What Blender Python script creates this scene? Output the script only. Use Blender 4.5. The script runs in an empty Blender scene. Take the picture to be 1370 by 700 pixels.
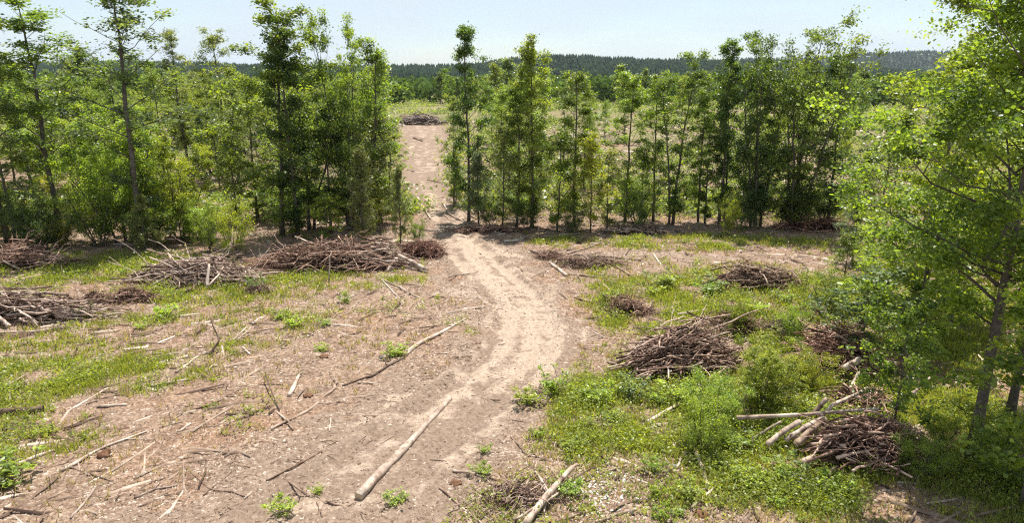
import bpy, math, random
import numpy as np
from mathutils import Vector
random.seed(7)
RNG = np.random.default_rng(11)
PI = math.pi
scene = bpy.context.scene
COL = scene.collection

# ------------------------------------------------------------------ camera
F_PX, W_PX, H_PX = 925.0, 1370.0, 700.0
CAM_H = 9.0
PITCH = math.radians(14.8)
CP, SP = math.cos(PITCH), math.sin(PITCH)
cd = bpy.data.cameras.new('camera'); cam = bpy.data.objects.new('camera', cd); COL.objects.link(cam)
cam.location = (0, 0, CAM_H); cam.rotation_euler = (PI/2-PITCH, 0, 0)
cd.sensor_width = 36; cd.lens = 36*F_PX/W_PX; cd.clip_start = .1; cd.clip_end = 20000
scene.camera = cam

# ------------------------------------------------------------------ noise / terrain
_perm = np.random.default_rng(3).random((256, 256))
def vnoise(x, y):
    xi = np.floor(x).astype(int); yi = np.floor(y).astype(int)
    fx = x-xi; fy = y-yi
    fx = fx*fx*(3-2*fx); fy = fy*fy*(3-2*fy)
    a = _perm[xi & 255, yi & 255]; b = _perm[(xi+1) & 255, yi & 255]
    c = _perm[xi & 255, (yi+1) & 255]; d = _perm[(xi+1) & 255, (yi+1) & 255]
    return (a*(1-fx)+b*fx)*(1-fy)+(c*(1-fx)+d*fx)*fy
def fbm(x, y, o=4):
    s = 0; a = .5
    for i in range(o):
        s = s+a*vnoise(x+17.3*i, y+9.1*i); x = x*2.03; y = y*2.03; a *= .5
    return s
def sstep(a, b, x):
    t = np.clip((x-a)/(b-a), 0, 1); return t*t*(3-2*t)
def base_h(x, y):
    x = np.asarray(x, float); y = np.asarray(y, float)
    d = np.hypot(x, y)
    h = .5*(fbm(x*.07+5, y*.07+3, 3)-.45)+1.6*sstep(55, 135, y)
    h = h+sstep(40, 200, d)*1.5*(fbm(x*.012+1, y*.012+8, 3)-.45)
    return h

def pray(px, py):
    u = (px-W_PX/2)/F_PX; v = (H_PX/2-py)/F_PX
    return np.array([u, CP+v*SP, -SP+v*CP])
def P(px, py, dz=0.0):
    """where the line of sight through a photograph pixel meets the terrain (dz above it)"""
    d = pray(px, py); t = 5.0
    for _ in range(400):
        p = d*t; g = CAM_H+p[2]-dz-float(base_h(p[0], p[1]))
        if g < .002: break
        t += max(g*.6, .002)/max(-d[2], .02)*.8
        if t > 4000: break
    return np.array([p[0], p[1], float(base_h(p[0], p[1]))+dz])
def top_z(p, py):
    k = (H_PX/2-py)/F_PX
    return CAM_H+p[1]*(k*CP-SP)/(CP+k*SP)
def to_px(p):
    dx, dy, dz = p[0], p[1], p[2]-CAM_H
    dep = dy*CP-dz*SP; v = dy*SP+dz*CP
    return W_PX/2+F_PX*dx/dep, H_PX/2-F_PX*v/dep

# the wheel track: centre line and half width taken from the ground the photograph shows
def smooth_path(pts, n):
    pts = np.array(pts, float); t = np.linspace(0, len(pts)-1, n)
    out = []
    for u in t:
        i = min(int(u), len(pts)-2); f = u-i
        p0 = pts[max(i-1, 0)]; p1 = pts[i]; p2 = pts[i+1]; p3 = pts[min(i+2, len(pts)-1)]
        out.append(.5*((2*p1)+(-p0+p2)*f+(2*p0-5*p1+4*p2-p3)*f*f+(-p0+3*p1-3*p2+p3)*f**3))
    return np.array(out)
def path_from(rows):
    r = []
    for (px, py, hw) in rows:
        p = P(px, py); d = np.linalg.norm(p-np.array([0, 0, CAM_H])); r.append((p[0], p[1], hw*d/F_PX))
    return smooth_path(r, 90)
TRACK = path_from([(565,170,44),(566,205,31),(572,245,29),(590,290,32),(612,325,52),(655,365,62),(690,405,66),(698,440,72),(682,485,88),
                   (628,535,105),(550,590,120),(465,650,135),(370,720,160)])
SPUR = path_from([(640,340,20),(740,338,17),(860,340,14),(960,346,13),(1090,352,12),(1250,362,12),(1420,372,12)])
def path_field(path, x, y):
    best = np.full(x.shape, 1e9); lat = np.zeros(x.shape); al = np.zeros(x.shape); wid = np.ones(x.shape)
    s = 0
    for i in range(len(path)-1):
        a = path[i, :2]; b = path[i+1, :2]; d = b-a; L = np.hypot(*d)+1e-9; n = d/L
        rx = x-a[0]; ry = y-a[1]; t = np.clip(rx*n[0]+ry*n[1], 0, L)
        ox = rx-n[0]*t; oy = ry-n[1]*t; ds = np.hypot(ox, oy)
        m = ds < best
        best[m] = ds[m]; lat[m] = (rx*n[1]-ry*n[0])[m]; al[m] = (s+t)[m]
        w = path[i, 2]+(path[i+1, 2]-path[i, 2])*t/L; wid[m] = w[m]; s += L
    return best, lat, al, wid

# grassy patches: (photo centre, photo radii, strength) turned into ground ellipses
def ellipses(rows):
    o = []
    for cx, cy, rx, ry, st in rows:
        c = P(cx, cy); d = np.linalg.norm(c-np.array([0, 0, CAM_H]))
        o.append((c[0], c[1], rx*d/F_PX, abs(P(cx, cy-ry)[1]-P(cx, cy+ry)[1])/2, st))
    return o
GRASS = ellipses([(120,358,150,20,1),(30,375,90,15,.9),(300,388,130,18,.75),(430,376,110,12,.75),(90,505,150,26,.85),(240,468,120,20,.6),
  (40,600,80,35,.5),(330,432,110,20,.4),(150,430,110,15,.5),(970,392,170,42,1.05),(860,372,80,20,.7),(1040,490,130,70,1.1),(770,515,90,50,.95),
  (850,590,120,45,.75),(960,555,130,60,.95),(1100,640,170,50,.95),(1260,600,160,120,1.1),(960,325,150,11,.7),(765,325,60,7,.6),(1250,420,150,60,.95),
  (240,640,50,15,.2),(450,440,60,25,.25),(860,430,70,22,.8),(350,500,60,12,.25),(730,640,60,14,.2),(900,660,70,25,.5),(60,450,80,20,.6),
  (560,178,60,4,.3),(200,395,80,8,.5),(-120,420,120,50,.8),(-120,560,120,80,.7),(1500,520,150,150,1)])
def grass_field(x, y):
    g = np.zeros(x.shape)
    for cx, cy, rx, ry, st in GRASS:
        q = ((x-cx)/rx)**2+((y-cy)/ry)**2
        g = np.maximum(g, st*np.clip(1.35-q*.75, 0, 1))
    g = np.maximum(g, .95*sstep(56, 95, y)); g = np.maximum(g, .5*sstep(42, 50, y)); g = np.maximum(g, .55*sstep(25, 45, np.abs(x)))
    g = g*np.clip(-.55+3.0*fbm(x*.75, y*.75, 4), 0, 1.25)
    b, l, a, w = path_field(TRACK, x, y)
    g = g*sstep(.75, 1.25, b/w+.35*(fbm(x*.9+4, y*.9, 3)-.45))
    b2, l, a, w2 = path_field(SPUR, x, y)
    g = g*(.25+.75*sstep(.5, 1.3, b2/w2))
    return np.clip(g, 0, 1.1)
def track_field(x, y):
    b, l, a, w = path_field(TRACK, x, y)
    n = fbm(x*.8+30, y*.8+2, 4)-.46
    t = 1-sstep(.45, 1.5, b/w*.92+1.9*n)
    b2, l2, a2, w2 = path_field(SPUR, x, y)
    s = .75*(1-sstep(.5, 1.3, b2/w2+1.4*n))
    sand = np.exp(-((l/w-.02)/.92)**2)
    # sandiest around the bend, more mulch towards the near end
    return np.maximum(t, s), l, a, b, w, sand, s
def ground_h(x, y):
    x = np.asarray(x, float); y = np.asarray(y, float)
    t, l, a, b, w, sand, s = track_field(x, y)
    h = base_h(x, y)
    lw = l+.12*np.sin(a*.5)
    ruts = -.11*(np.exp(-((np.abs(lw)-.95)/.26)**2))+.07*np.exp(-((np.abs(lw)-1.45)/.2)**2)+.05*np.exp(-(lw/.35)**2)
    ruts2 = -.08*np.exp(-((np.abs(lw-.9)-.95)/.2)**2)
    near = 1-sstep(45, 80, y)
    h = h+np.clip(t, 0, 1)*near*(ruts+ruts2)
    h = h+near*.09*(fbm(x*1.1, y*1.1, 3)-.45)*(1-.6*t)+near*.13*(fbm(x*2.9, y*2.9, 4)-.45)*(1-.35*t)
    return h

# ------------------------------------------------------------------ mesh helpers
class Geo:
    def __init__(s): s.V = []; s.F = {}; s.T = []; s.n = 0
    def add(s, V, F, tint=0.5):
        V = np.asarray(V, float).reshape(-1, 3)
        if len(V) == 0: return
        fs = F if isinstance(F, list) else [F]
        for f in fs:
            f = np.asarray(f, int)
            if f.size: s.F.setdefault(f.shape[1], []).append(f+s.n)
        s.V.append(V); t = np.asarray(tint, float)
        s.T.append(np.full(len(V), float(t)) if t.ndim == 0 else t); s.n += len(V)
    def mesh(s, name, mat, smooth=False):
        V = np.concatenate(s.V) if s.V else np.zeros((0, 3)); T = np.concatenate(s.T) if s.T else np.zeros(0)
        me = bpy.data.meshes.new(name)
        blocks = [np.concatenate(v) for v in s.F.values()]
        nf = sum(len(b) for b in blocks); nl = sum(b.size for b in blocks)
        me.vertices.add(len(V)); me.vertices.foreach_set('co', V.astype(np.float32).ravel())
        me.loops.add(nl); me.loops.foreach_set('vertex_index', np.concatenate([b.ravel() for b in blocks]).astype(np.int32))
        me.polygons.add(nf)
        tot = np.concatenate([np.full(len(b), b.shape[1]) for b in blocks])
        me.polygons.foreach_set('loop_start', np.concatenate([[0], np.cumsum(tot)[:-1]]).astype(np.int32))
        if smooth: me.polygons.foreach_set('use_smooth', np.ones(nf, bool))
        me.update(calc_edges=True); me.validate()
        at = me.attributes.new('tint', 'FLOAT', 'POINT'); at.data.foreach_set('value', T.astype(np.float32))
        if mat: me.materials.append(mat)
        return me
def link(name, me, parent=None):
    o = bpy.data.objects.new(name, me); COL.objects.link(o)
    if parent: o.parent = parent
    return o
def tag(o, label=None, cat=None, group=None, kind=None):
    if label: o['label'] = label
    if cat: o['category'] = cat
    if group: o['group'] = group
    if kind: o['kind'] = kind
    return o
def tube(pts, rad, k=5, cap=True):
    pts = np.asarray(pts, float); n = len(pts); rad = np.broadcast_to(np.asarray(rad, float), (n,))
    tan = np.gradient(pts, axis=0); tan /= np.linalg.norm(tan, axis=1)[:, None]+1e-9
    ref = np.array([0, 0, 1.]) if abs(tan[0, 2]) < .8 else np.array([1., 0, 0])
    u = np.cross(tan, ref); u /= np.linalg.norm(u, axis=1)[:, None]+1e-9; v = np.cross(tan, u)
    a = np.arange(k)*2*PI/k
    ring = pts[:, None]+rad[:, None, None]*(np.cos(a)[None, :, None]*u[:, None]+np.sin(a)[None, :, None]*v[:, None])
    V = ring.reshape(-1, 3)
    i = np.arange(n-1)[:, None]*k; j = np.arange(k)[None]; j2 = (j+1) % k
    Fq = np.stack([i+j, i+j2, i+k+j2, i+k+j], -1).reshape(-1, 4)
    fs = [Fq]
    if cap: fs.append(np.array([np.arange(k)[::-1], (n-1)*k+np.arange(k)]))
    return V, fs
def bent(a, b, n=6, wob=.03, rng=RNG, sag=0):
    a = np.asarray(a, float); b = np.asarray(b, float); t = np.linspace(0, 1, n)[:, None]
    L = np.linalg.norm(b-a); p = a+(b-a)*t
    off = rng.normal(0, 1, (n, 3))*wob*L; off[0] *= .2; off[-1] *= .2
    bow = rng.normal(0, 1, 3)*wob*1.6*L
    p = p+off*.5+bow*(4*t*(1-t)); p[:, 2] -= sag*L*(4*t*(1-t))[:, 0]
    return p
def sphere_dirs(n, rng):
    v = rng.normal(0, 1, (n, 3)); return v/np.linalg.norm(v, axis=1)[:, None]
def leaves(C, size, rng, up=.5, aspect=.55, fold=.25, six=False, dirs=None):
    """one folded leaf per centre"""
    n = len(C)
    if n == 0: return np.zeros((0, 3)), np.zeros((0, 4), int)
    nrm = sphere_dirs(n, rng); nrm[:, 2] = np.abs(nrm[:, 2])+up; nrm /= np.linalg.norm(nrm, axis=1)[:, None]
    d = sphere_dirs(n, rng) if dirs is None else dirs
    d = d-nrm*(d*nrm).sum(1)[:, None]; d /= np.linalg.norm(d, axis=1)[:, None]+1e-9
    s = np.cross(nrm, d); sz = np.asarray(size).reshape(-1, 1)*np.ones((n, 1))
    base = C-d*sz*.5; tip = C+d*sz*.5-nrm*sz*.08
    if not six:
        l = C+s*sz*aspect*.5+nrm*sz*fold*.3; r = C-s*sz*aspect*.5+nrm*sz*fold*.3
        V = np.stack([base, l, tip, r], 1).reshape(-1, 3); i = np.arange(n)[:, None]*4
        return V, np.concatenate([i, i+1, i+2, i+3], 1)
    l1 = C-d*sz*.12+s*sz*aspect*.55+nrm*sz*fold*.3; l2 = C+d*sz*.22+s*sz*aspect*.38+nrm*sz*fold*.2
    r1 = C-d*sz*.12-s*sz*aspect*.55+nrm*sz*fold*.3; r2 = C+d*sz*.22-s*sz*aspect*.38+nrm*sz*fold*.2
    V = np.stack([base, l1, l2, tip, r2, r1], 1).reshape(-1, 3); i = np.arange(n)[:, None]*6
    return V, np.concatenate([np.concatenate([i, i+1, i+2, i+3], 1), np.concatenate([i, i+3, i+4, i+5], 1)], 0)

# ------------------------------------------------------------------ materials
def mat_new(name):
    m = bpy.data.materials.new(name); m.use_nodes = True; nt = m.node_tree; nt.nodes.clear(); return m, nt
def N(nt, t, **kw):
    n = nt.nodes.new(t)
    for k, v in kw.items():
        if k.startswith('i_'): n.inputs[k[2:].replace('_', ' ')].default_value = v
        else: setattr(n, k, v)
    return n
def ramp(nt, fac, stops):
    r = N(nt, 'ShaderNodeValToRGB'); e = r.color_ramp.elements
    while len(e) < len(stops): e.new(.5)
    for el, (p, c) in zip(e, stops): el.position = p; el.color = (*c, 1)
    nt.links.new(fac, r.inputs[0]); return r.outputs[0]
def mix(nt, fac, a, b, mode='MIX'):
    m = N(nt, 'ShaderNodeMix', data_type='RGBA', blend_type=mode)
    for s, v in ((0, fac), (6, a), (7, b)):
        if hasattr(v, 'is_output'): nt.links.new(v, m.inputs[s])
        else: m.inputs[s].default_value = v if s == 0 else (*v, 1)
    return m.outputs[2]
def math_n(nt, op, a, b=None):
    m = N(nt, 'ShaderNodeMath', operation=op)
    for i, v in enumerate((a, b)):
        if v is None: continue
        if hasattr(v, 'is_output'): nt.links.new(v, m.inputs[i])
        else: m.inputs[i].default_value = v
    return m.outputs[0]
def leaf_material(name, trans=.5):
    m, nt = mat_new(name)
    oi = N(nt, 'ShaderNodeObjectInfo'); at = N(nt, 'ShaderNodeAttribute', attribute_name='tint')
    var = ramp(nt, at.outputs['Fac'], [(0, (.42, .47, .55)), (.5, (1, 1, 1)), (1, (1.65, 1.5, 1.0))])  # wide tone range paints light-and-dark contrast into the leaves
    c = mix(nt, 1.0, oi.outputs['Color'], var, 'MULTIPLY')
    tr = mix(nt, 1.0, c, (1.65, 1.65, .52), 'MULTIPLY')
    p = N(nt, 'ShaderNodeBsdfPrincipled'); p.inputs['Roughness'].default_value = .42; p.inputs['Specular IOR Level'].default_value = .5
    t = N(nt, 'ShaderNodeBsdfTranslucent'); ms = N(nt, 'ShaderNodeMixShader'); ms.inputs[0].default_value = trans
    o = N(nt, 'ShaderNodeOutputMaterial'); L = nt.links.new
    L(c, p.inputs['Base Color']); L(tr, t.inputs['Color']); L(p.outputs[0], ms.inputs[1]); L(t.outputs[0], ms.inputs[2]); L(ms.outputs[0], o.inputs['Surface'])
    return m
def bark_material(name, stops, scale=9, rough=.9, objcol=False, bump=.4):
    m, nt = mat_new(name); L = nt.links.new
    at = N(nt, 'ShaderNodeAttribute', attribute_name='tint'); tc = N(nt, 'ShaderNodeTexCoord')
    nz = N(nt, 'ShaderNodeTexNoise'); nz.inputs['Scale'].default_value = scale; nz.inputs['Detail'].default_value = 4
    L(tc.outputs['Object'], nz.inputs['Vector'])
    f = math_n(nt, 'ADD', math_n(nt, 'MULTIPLY', nz.outputs['Fac'], .9), math_n(nt, 'SUBTRACT', at.outputs['Fac'], .45))
    c = ramp(nt, f, stops)
    if objcol:
        n2 = N(nt, 'ShaderNodeTexNoise'); n2.inputs['Scale'].default_value = 4.5; n2.inputs['Detail'].default_value = 7; n2.inputs['Roughness'].default_value = .7
        L(tc.outputs['Object'], n2.inputs['Vector'])
        pt = ramp(nt, n2.outputs['Fac'], [(.36, (.42, .36, .32)), (.46, (.95, .93, .9)), (.62, (1.06, 1.06, 1.06))]); c = mix(nt, .85, c, pt, 'MULTIPLY')
        oi = N(nt, 'ShaderNodeObjectInfo'); c = mix(nt, 1.0, c, oi.outputs['Color'], 'MULTIPLY')
    p = N(nt, 'ShaderNodeBsdfPrincipled'); p.inputs['Roughness'].default_value = rough; p.inputs['Specular IOR Level'].default_value = .2
    bp = N(nt, 'ShaderNodeBump'); bp.inputs['Strength'].default_value = bump; bp.inputs['Distance'].default_value = .02
    L(nz.outputs['Fac'], bp.inputs['Height']); L(bp.outputs[0], p.inputs['Normal']); L(c, p.inputs['Base Color'])
    o = N(nt, 'ShaderNodeOutputMaterial'); L(p.outputs[0], o.inputs['Surface']); return m
M_LEAF = leaf_material('leaf'); M_NEEDLE = leaf_material('needle', .25)
M_BARK = bark_material('bark', [(.1, (.045, .036, .028)), (.5, (.12, .10, .082)), (.9, (.26, .23, .2))])
M_WOOD = bark_material('weathered_wood', [(.1, (.07, .046, .034)), (.36, (.26, .195, .158)), (.66, (.45, .38, .325)), (1, (.62, .56, .5))], 5, objcol=True)
M_CUT = bark_material('cut_wood', [(.2, (.36, .25, .15)), (.8, (.62, .48, .33))], 25)
M_BRUSH = bark_material('brush_wood', [(.05, (.02, .012, .009)), (.3, (.12, .082, .066)), (.55, (.36, .285, .245)), (.85, (.66, .59, .53))], 6, objcol=True)
M_CHIP = bark_material('wood_chip', [(0, (.05, .03, .022)), (.35, (.165, .11, .077)), (.65, (.33, .25, .19)), (1, (.55, .475, .40))], 3, bump=.1)
M_ASH = bark_material('ash', [(0, (.36, .33, .31)), (1, (.62, .6, .58))], 12)
M_CLOD = bark_material('clod', [(.1, (.06, .026, .014)), (.6, (.15, .075, .042)), (1, (.24, .15, .1))], 10)
M_STONE = bark_material('stone', [(.1, (.06, .055, .05)), (1, (.4, .38, .36))], 8)

def ground_material():
    m, nt = mat_new('ground_soil'); L = nt.links.new
    tc = N(nt, 'ShaderNodeNewGeometry')
    def noise(sc, det=5, rough=.6, vec=None):
        n = N(nt, 'ShaderNodeTexNoise'); n.inputs['Scale'].default_value = sc; n.inputs['Detail'].default_value = det; n.inputs['Roughness'].default_value = rough
        L(vec if vec else tc.outputs['Position'], n.inputs['Vector']); return n.outputs['Fac']
    tr = N(nt, 'ShaderNodeAttribute', attribute_name='track').outputs['Fac']
    gr = N(nt, 'ShaderNodeAttribute', attribute_name='grass').outputs['Fac']
    sd = N(nt, 'ShaderNodeAttribute', attribute_name='sand').outputs['Fac']
    fine = noise(9, 6, .7); mid = noise(1.3, 5, .6); big = noise(.22, 4); vfine = noise(42, 3, .7)
    mulch = ramp(nt, fine, [(.28, (.075, .046, .031)), (.42, (.172, .117, .083)), (.56, (.272, .202, .149)), (.72, (.405, .325, .255))])
    mulch2 = ramp(nt, mid, [(.3, (.75, .72, .72)), (.6, (1.12, 1.08, 1.05))])
    mulch = mix(nt, 1.0, mulch, mulch2, 'MULTIPLY')
    red = ramp(nt, big, [(.45, (1, 1, 1)), (.7, (1.05, .9, .8))]); mulch = mix(nt, 1.0, mulch, red, 'MULTIPLY')
    speck = ramp(nt, vfine, [(.3, (.55, .5, .48)), (.5, (1, 1, 1)), (.7, (1.35, 1.33, 1.3))]); mulch = mix(nt, .8, mulch, speck, 'MULTIPLY')
    sand = ramp(nt, fine, [(.3, (.26, .19, .137)), (.55, (.385, .30, .228)), (.8, (.51, .42, .338))])
    sand = mix(nt, .5, sand, speck, 'MULTIPLY')
    sf = math_n(nt, 'MULTIPLY', tr, math_n(nt, 'ADD', sd, math_n(nt, 'MULTIPLY', math_n(nt, 'SUBTRACT', mid, .5), 2.6)))
    sfr = ramp(nt, sf, [(.35, (0, 0, 0)), (.75, (1, 1, 1))])
    dirt = ramp(nt, fine, [(.3, (.13, .088, .062)), (.6, (.26, .19, .142)), (.8, (.38, .30, .235))])
    track = mix(nt, sfr, dirt, sand)
    trr = ramp(nt, math_n(nt, 'ADD', tr, math_n(nt, 'MULTIPLY', math_n(nt, 'SUBTRACT', mid, .5), .8)), [(.3, (0, 0, 0)), (.65, (1, 1, 1))])
    c = mix(nt, trr, mulch, track)
    green = ramp(nt, fine, [(.3, (.07, .075, .03)), (.5, (.15, .15, .058)), (.7, (.29, .245, .145))])
    gf = ramp(nt, math_n(nt, 'ADD', gr, math_n(nt, 'MULTIPLY', math_n(nt, 'SUBTRACT', mid, .5), 1.1)), [(.3, (0, 0, 0)), (.85, (.85, .85, .85))])
    c = mix(nt, gf, c, green)
    p = N(nt, 'ShaderNodeBsdfPrincipled'); p.inputs['Roughness'].default_value = .95; p.inputs['Specular IOR Level'].default_value = .1
    hh = math_n(nt, 'ADD', math_n(nt, 'MULTIPLY', fine, .7), math_n(nt, 'MULTIPLY', vfine, .3))
    bp = N(nt, 'ShaderNodeBump'); bp.inputs['Strength'].default_value = .8; bp.inputs['Distance'].default_value = .08
    L(hh, bp.inputs['Height']); L(bp.outputs[0], p.inputs['Normal']); L(c, p.inputs['Base Color'])
    o = N(nt, 'ShaderNodeOutputMaterial'); L(p.outputs[0], o.inputs['Surface']); return m
M_GROUND = ground_material()

# ------------------------------------------------------------------ ground and track: one welded sheet
def graded(lo_far, lo, hi, hi_far, step, g=1.06):
    mid = list(np.arange(lo, hi, step)); a = []; s = step; v = lo
    while v > lo_far: s *= g; v -= s; a.append(v)
    b = []; s = step; v = mid[-1]
    while v < hi_far: s *= g; v += s; b.append(v)
    return np.array(a[::-1]+mid+b)
GX = graded(-3000, -22, 22, 3000, .13); GY = graded(-60, 9, 52, 2600, .15, 1.05)
X, Y = np.meshgrid(GX, GY); Xf = X.ravel(); Yf = Y.ravel()
tf, lat, al, bd, wd, sandf, spur = track_field(Xf, Yf)
Z = ground_h(Xf, Yf)
gfield = grass_field(Xf, Yf)
bend = .62*sstep(13, 27, Yf+5*(fbm(Xf*.5+3, Yf*.5, 3)-.45))*(1-.55*sstep(35, 44, Yf))+.34-.26*sstep(40, 60, Yf)
streak = fbm(lat*2.2+40, al*.16, 4)-.46
sandv = np.clip(sandf*bend+.45*spur+(1.5+.6*sstep(16, 24, Yf))*streak*(tf > .05)*(1-.5*sstep(44, 70, Yf)), 0, 1)
nx, ny = len(GX), len(GY)
ii = (np.arange(ny-1)[:, None]*nx+np.arange(nx-1)[None]).ravel()
FQ = np.stack([ii, ii+1, ii+nx+1, ii+nx], 1)
V = np.stack([Xf, Yf, Z], 1)
fm = tf[FQ].mean(1) > .5
def ground_part(name, faces):
    used = np.unique(faces); remap = np.zeros(len(V), int); remap[used] = np.arange(len(used))
    g = Geo(); g.add(V[used], remap[faces]); me = g.mesh(name, M_GROUND, True)
    for an, arr in (('track', tf), ('grass', gfield), ('sand', sandv)):
        at = me.attributes.new(an, 'FLOAT', 'POINT'); at.data.foreach_set('value', arr[used].astype(np.float32))
    return tag(link(name, me), kind='structure')
ground_part('ground', FQ[~fm]); ground_part('dirt_track', FQ[fm])

# bilinear lookup on the sheet for setting things on it
Z2 = Z.reshape(ny, nx)
def gz(x, y):
    x = np.asarray(x, float); y = np.asarray(y, float)
    i = np.clip(np.searchsorted(GX, x)-1, 0, nx-2); j = np.clip(np.searchsorted(GY, y)-1, 0, ny-2)
    fx = (x-GX[i])/(GX[i+1]-GX[i]); fy = (y-GY[j])/(GY[j+1]-GY[j])
    return (Z2[j, i]*(1-fx)+Z2[j, i+1]*fx)*(1-fy)+(Z2[j+1, i]*(1-fx)+Z2[j+1, i+1]*fx)*fy
def G(px, py):
    p = P(px, py); p[2] = float(gz(p[0], p[1])); return p

M_HILL = bark_material('hill_floor', [(.2, (.016, .026, .012)), (.8, (.034, .048, .022))], .03, 1, bump=0)
# ------------------------------------------------------------------ far hills
def hill(name, d0, d1, prof, seed):
    az = np.linspace(-.8, .8, 160); rr = np.linspace(0, 1, 14)
    A, R = np.meshgrid(az, rr); d = d0+(d1-d0)*R
    px = W_PX/2+F_PX*np.tan(A)/CP
    crest = np.interp(px, [p[0] for p in prof], [p[1] for p in prof])
    zc = CAM_H+(d1/np.cos(A)*0+d1)*np.tan(-PITCH+np.arctan((H_PX/2-crest)/F_PX))
    z = 1.5+(zc-1.5)*sstep(0, 1, R)+(fbm(A*40+seed, R*6, 3)-.45)*10*sstep(0, .3, R)
    x = d*np.tan(A); y = d
    g = Geo(); Vh = np.stack([x.ravel(), y.ravel(), z.ravel()], 1)
    k = 160; i = (np.arange(13)[:, None]*k+np.arange(159)[None]).ravel(); g.add(Vh, np.stack([i, i+1, i+k+1, i+k], 1))
    me = g.mesh(name, M_HILL, True)
    for an, v in (('track', 0), ('grass', 1), ('sand', 0)):
        at = me.attributes.new(an, 'FLOAT', 'POINT'); at.data.foreach_set('value', np.full(len(me.vertices), v, np.float32))
    return tag(link(name, me), kind='structure'), (x, y, z)
h1, H1 = hill('hill', 750, 1500, [(-400,92),(0,92),(220,90),(420,96),(540,96),(640,92),(700,84),(740,81),(790,83),(850,87),(930,87),(1000,90),(1060,95),(1200,100),(1700,97)], 3)
h2, H2 = hill('hill', 1700, 2500, [(-400,96),(540,100),(800,98),(900,91),(970,83),(1050,82),(1100,80),(1180,74),(1250,72),(1320,80),(1700,84)], 9)

# forest masses: many small crowns, too far and too many to count
def conifer_crown(rng, h, r, k=6, tiers=3):
    V = []; F = []
    for t in range(tiers):
        z0 = h*(.2+.25*t); z1 = h*(.2+.25*t+.36) if t < tiers-1 else h
        rr = r*(1-.28*t); a = np.arange(k)*2*PI/k+rng.random()*6
        rr *= 1.5; ring = np.stack([np.cos(a)*rr*rng.uniform(.6, 1.25, k), np.sin(a)*rr*rng.uniform(.6, 1.25, k), np.full(k, z0)+rng.uniform(-.05, .05, k)*h], 1)
        b = len(V); V += list(ring)+[np.array([rng.normal(0, .1*r), rng.normal(0, .1*r), z1])]
        F += [[b+i, b+(i+1) % k, b+k] for i in range(k)]
    return np.array(V), np.array(F)
def puff_crown(rng, h, r, n=110, sz=1.6):
    d = sphere_dirs(n, rng); rad = rng.uniform(.55, 1.05, n)[:, None]
    C = d*rad*np.array([r, r, h*.42])+np.array([0, 0, h*.6])
    nb = 4; lob = sphere_dirs(nb, rng)*np.array([r*.5, r*.5, h*.2])
    C = C*.8+lob[rng.integers(0, nb, n)]
    return leaves(C, rng.uniform(.7, 1.3, n)*sz, rng, up=.2, aspect=.9, fold=.3)
M_FAR = leaf_material('far_leaf', .25)
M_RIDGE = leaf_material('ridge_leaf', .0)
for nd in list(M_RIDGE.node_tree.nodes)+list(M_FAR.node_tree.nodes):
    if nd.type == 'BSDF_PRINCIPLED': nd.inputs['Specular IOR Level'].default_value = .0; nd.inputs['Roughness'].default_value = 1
def forest(name, label, spots, kinds, scale_h, color):
    rng = np.random.default_rng(5); protos = []
    for i in range(7):
        protos.append(conifer_crown(rng, 1, .2) if kinds == 'conifer' else puff_crown(rng, 1, .42, 110, .16))
    g = Geo()
    for (x, y, z) in spots:
        V, F = protos[rng.integers(0, 7)]; s = scale_h*rng.uniform(.7, 1.25); a = rng.random()*6
        R = np.array([[math.cos(a), -math.sin(a), 0], [math.sin(a), math.cos(a), 0], [0, 0, 1]])
        g.add((V*np.array([1.1, 1.1, 1]))@R.T*s+np.array([x, y, z-.3]), F, np.clip(rng.normal(.45, .22)+rng.normal(0, .12, len(V)), 0, 1))
    o = link(name, g.mesh(name, M_RIDGE if kinds == 'conifer' else M_FAR)); o.color = (*color, 1); return tag(o, label, None, None, 'stuff')
def hill_spots(H, n, u0, u1, rng):
    x, y, z = H; r = rng.uniform(u0, u1, n)*(x.shape[0]-1.01); c = rng.uniform(.0, .999, n)*(x.shape[1]-1.01)
    ri = r.astype(int); ci = c.astype(int); fr = r-ri; fc = c-ci
    f = lambda a: (a[ri, ci]*(1-fc)+a[ri, ci+1]*fc)*(1-fr)+(a[ri+1, ci]*(1-fc)+a[ri+1, ci+1]*fc)*fr
    return np.stack([f(x), f(y), f(z)], 1)
rg = np.random.default_rng(21)
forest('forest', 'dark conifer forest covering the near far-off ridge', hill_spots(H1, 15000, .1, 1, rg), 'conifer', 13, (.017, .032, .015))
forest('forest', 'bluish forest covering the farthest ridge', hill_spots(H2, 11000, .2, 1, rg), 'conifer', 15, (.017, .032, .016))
# valley wood between the clearing and the ridge
n = 5200; ang = rg.uniform(-.72, .72, n); dd = np.sqrt(rg.uniform(215**2, 800**2, n)); xs = dd*np.sin(ang); ys = dd*np.cos(ang)
keep = fbm(xs*.012, ys*.012, 3) > .36
forest('valley_forest', 'green leafy wood filling the valley below the ridge', np.stack([xs, ys, base_h(xs, ys)], 1)[keep], 'puff', 8, (.085, .135, .04))
n = 500; ang = rg.uniform(-.72, .72, n); dd = np.sqrt(rg.uniform(300**2, 900**2, n)); xs = dd*np.sin(ang); ys = dd*np.cos(ang)
forest('valley_forest', 'darker blue-green trees scattered through the valley wood', np.stack([xs, ys, base_h(xs, ys)], 1), 'puff', 9, (.04, .075, .036))

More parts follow.
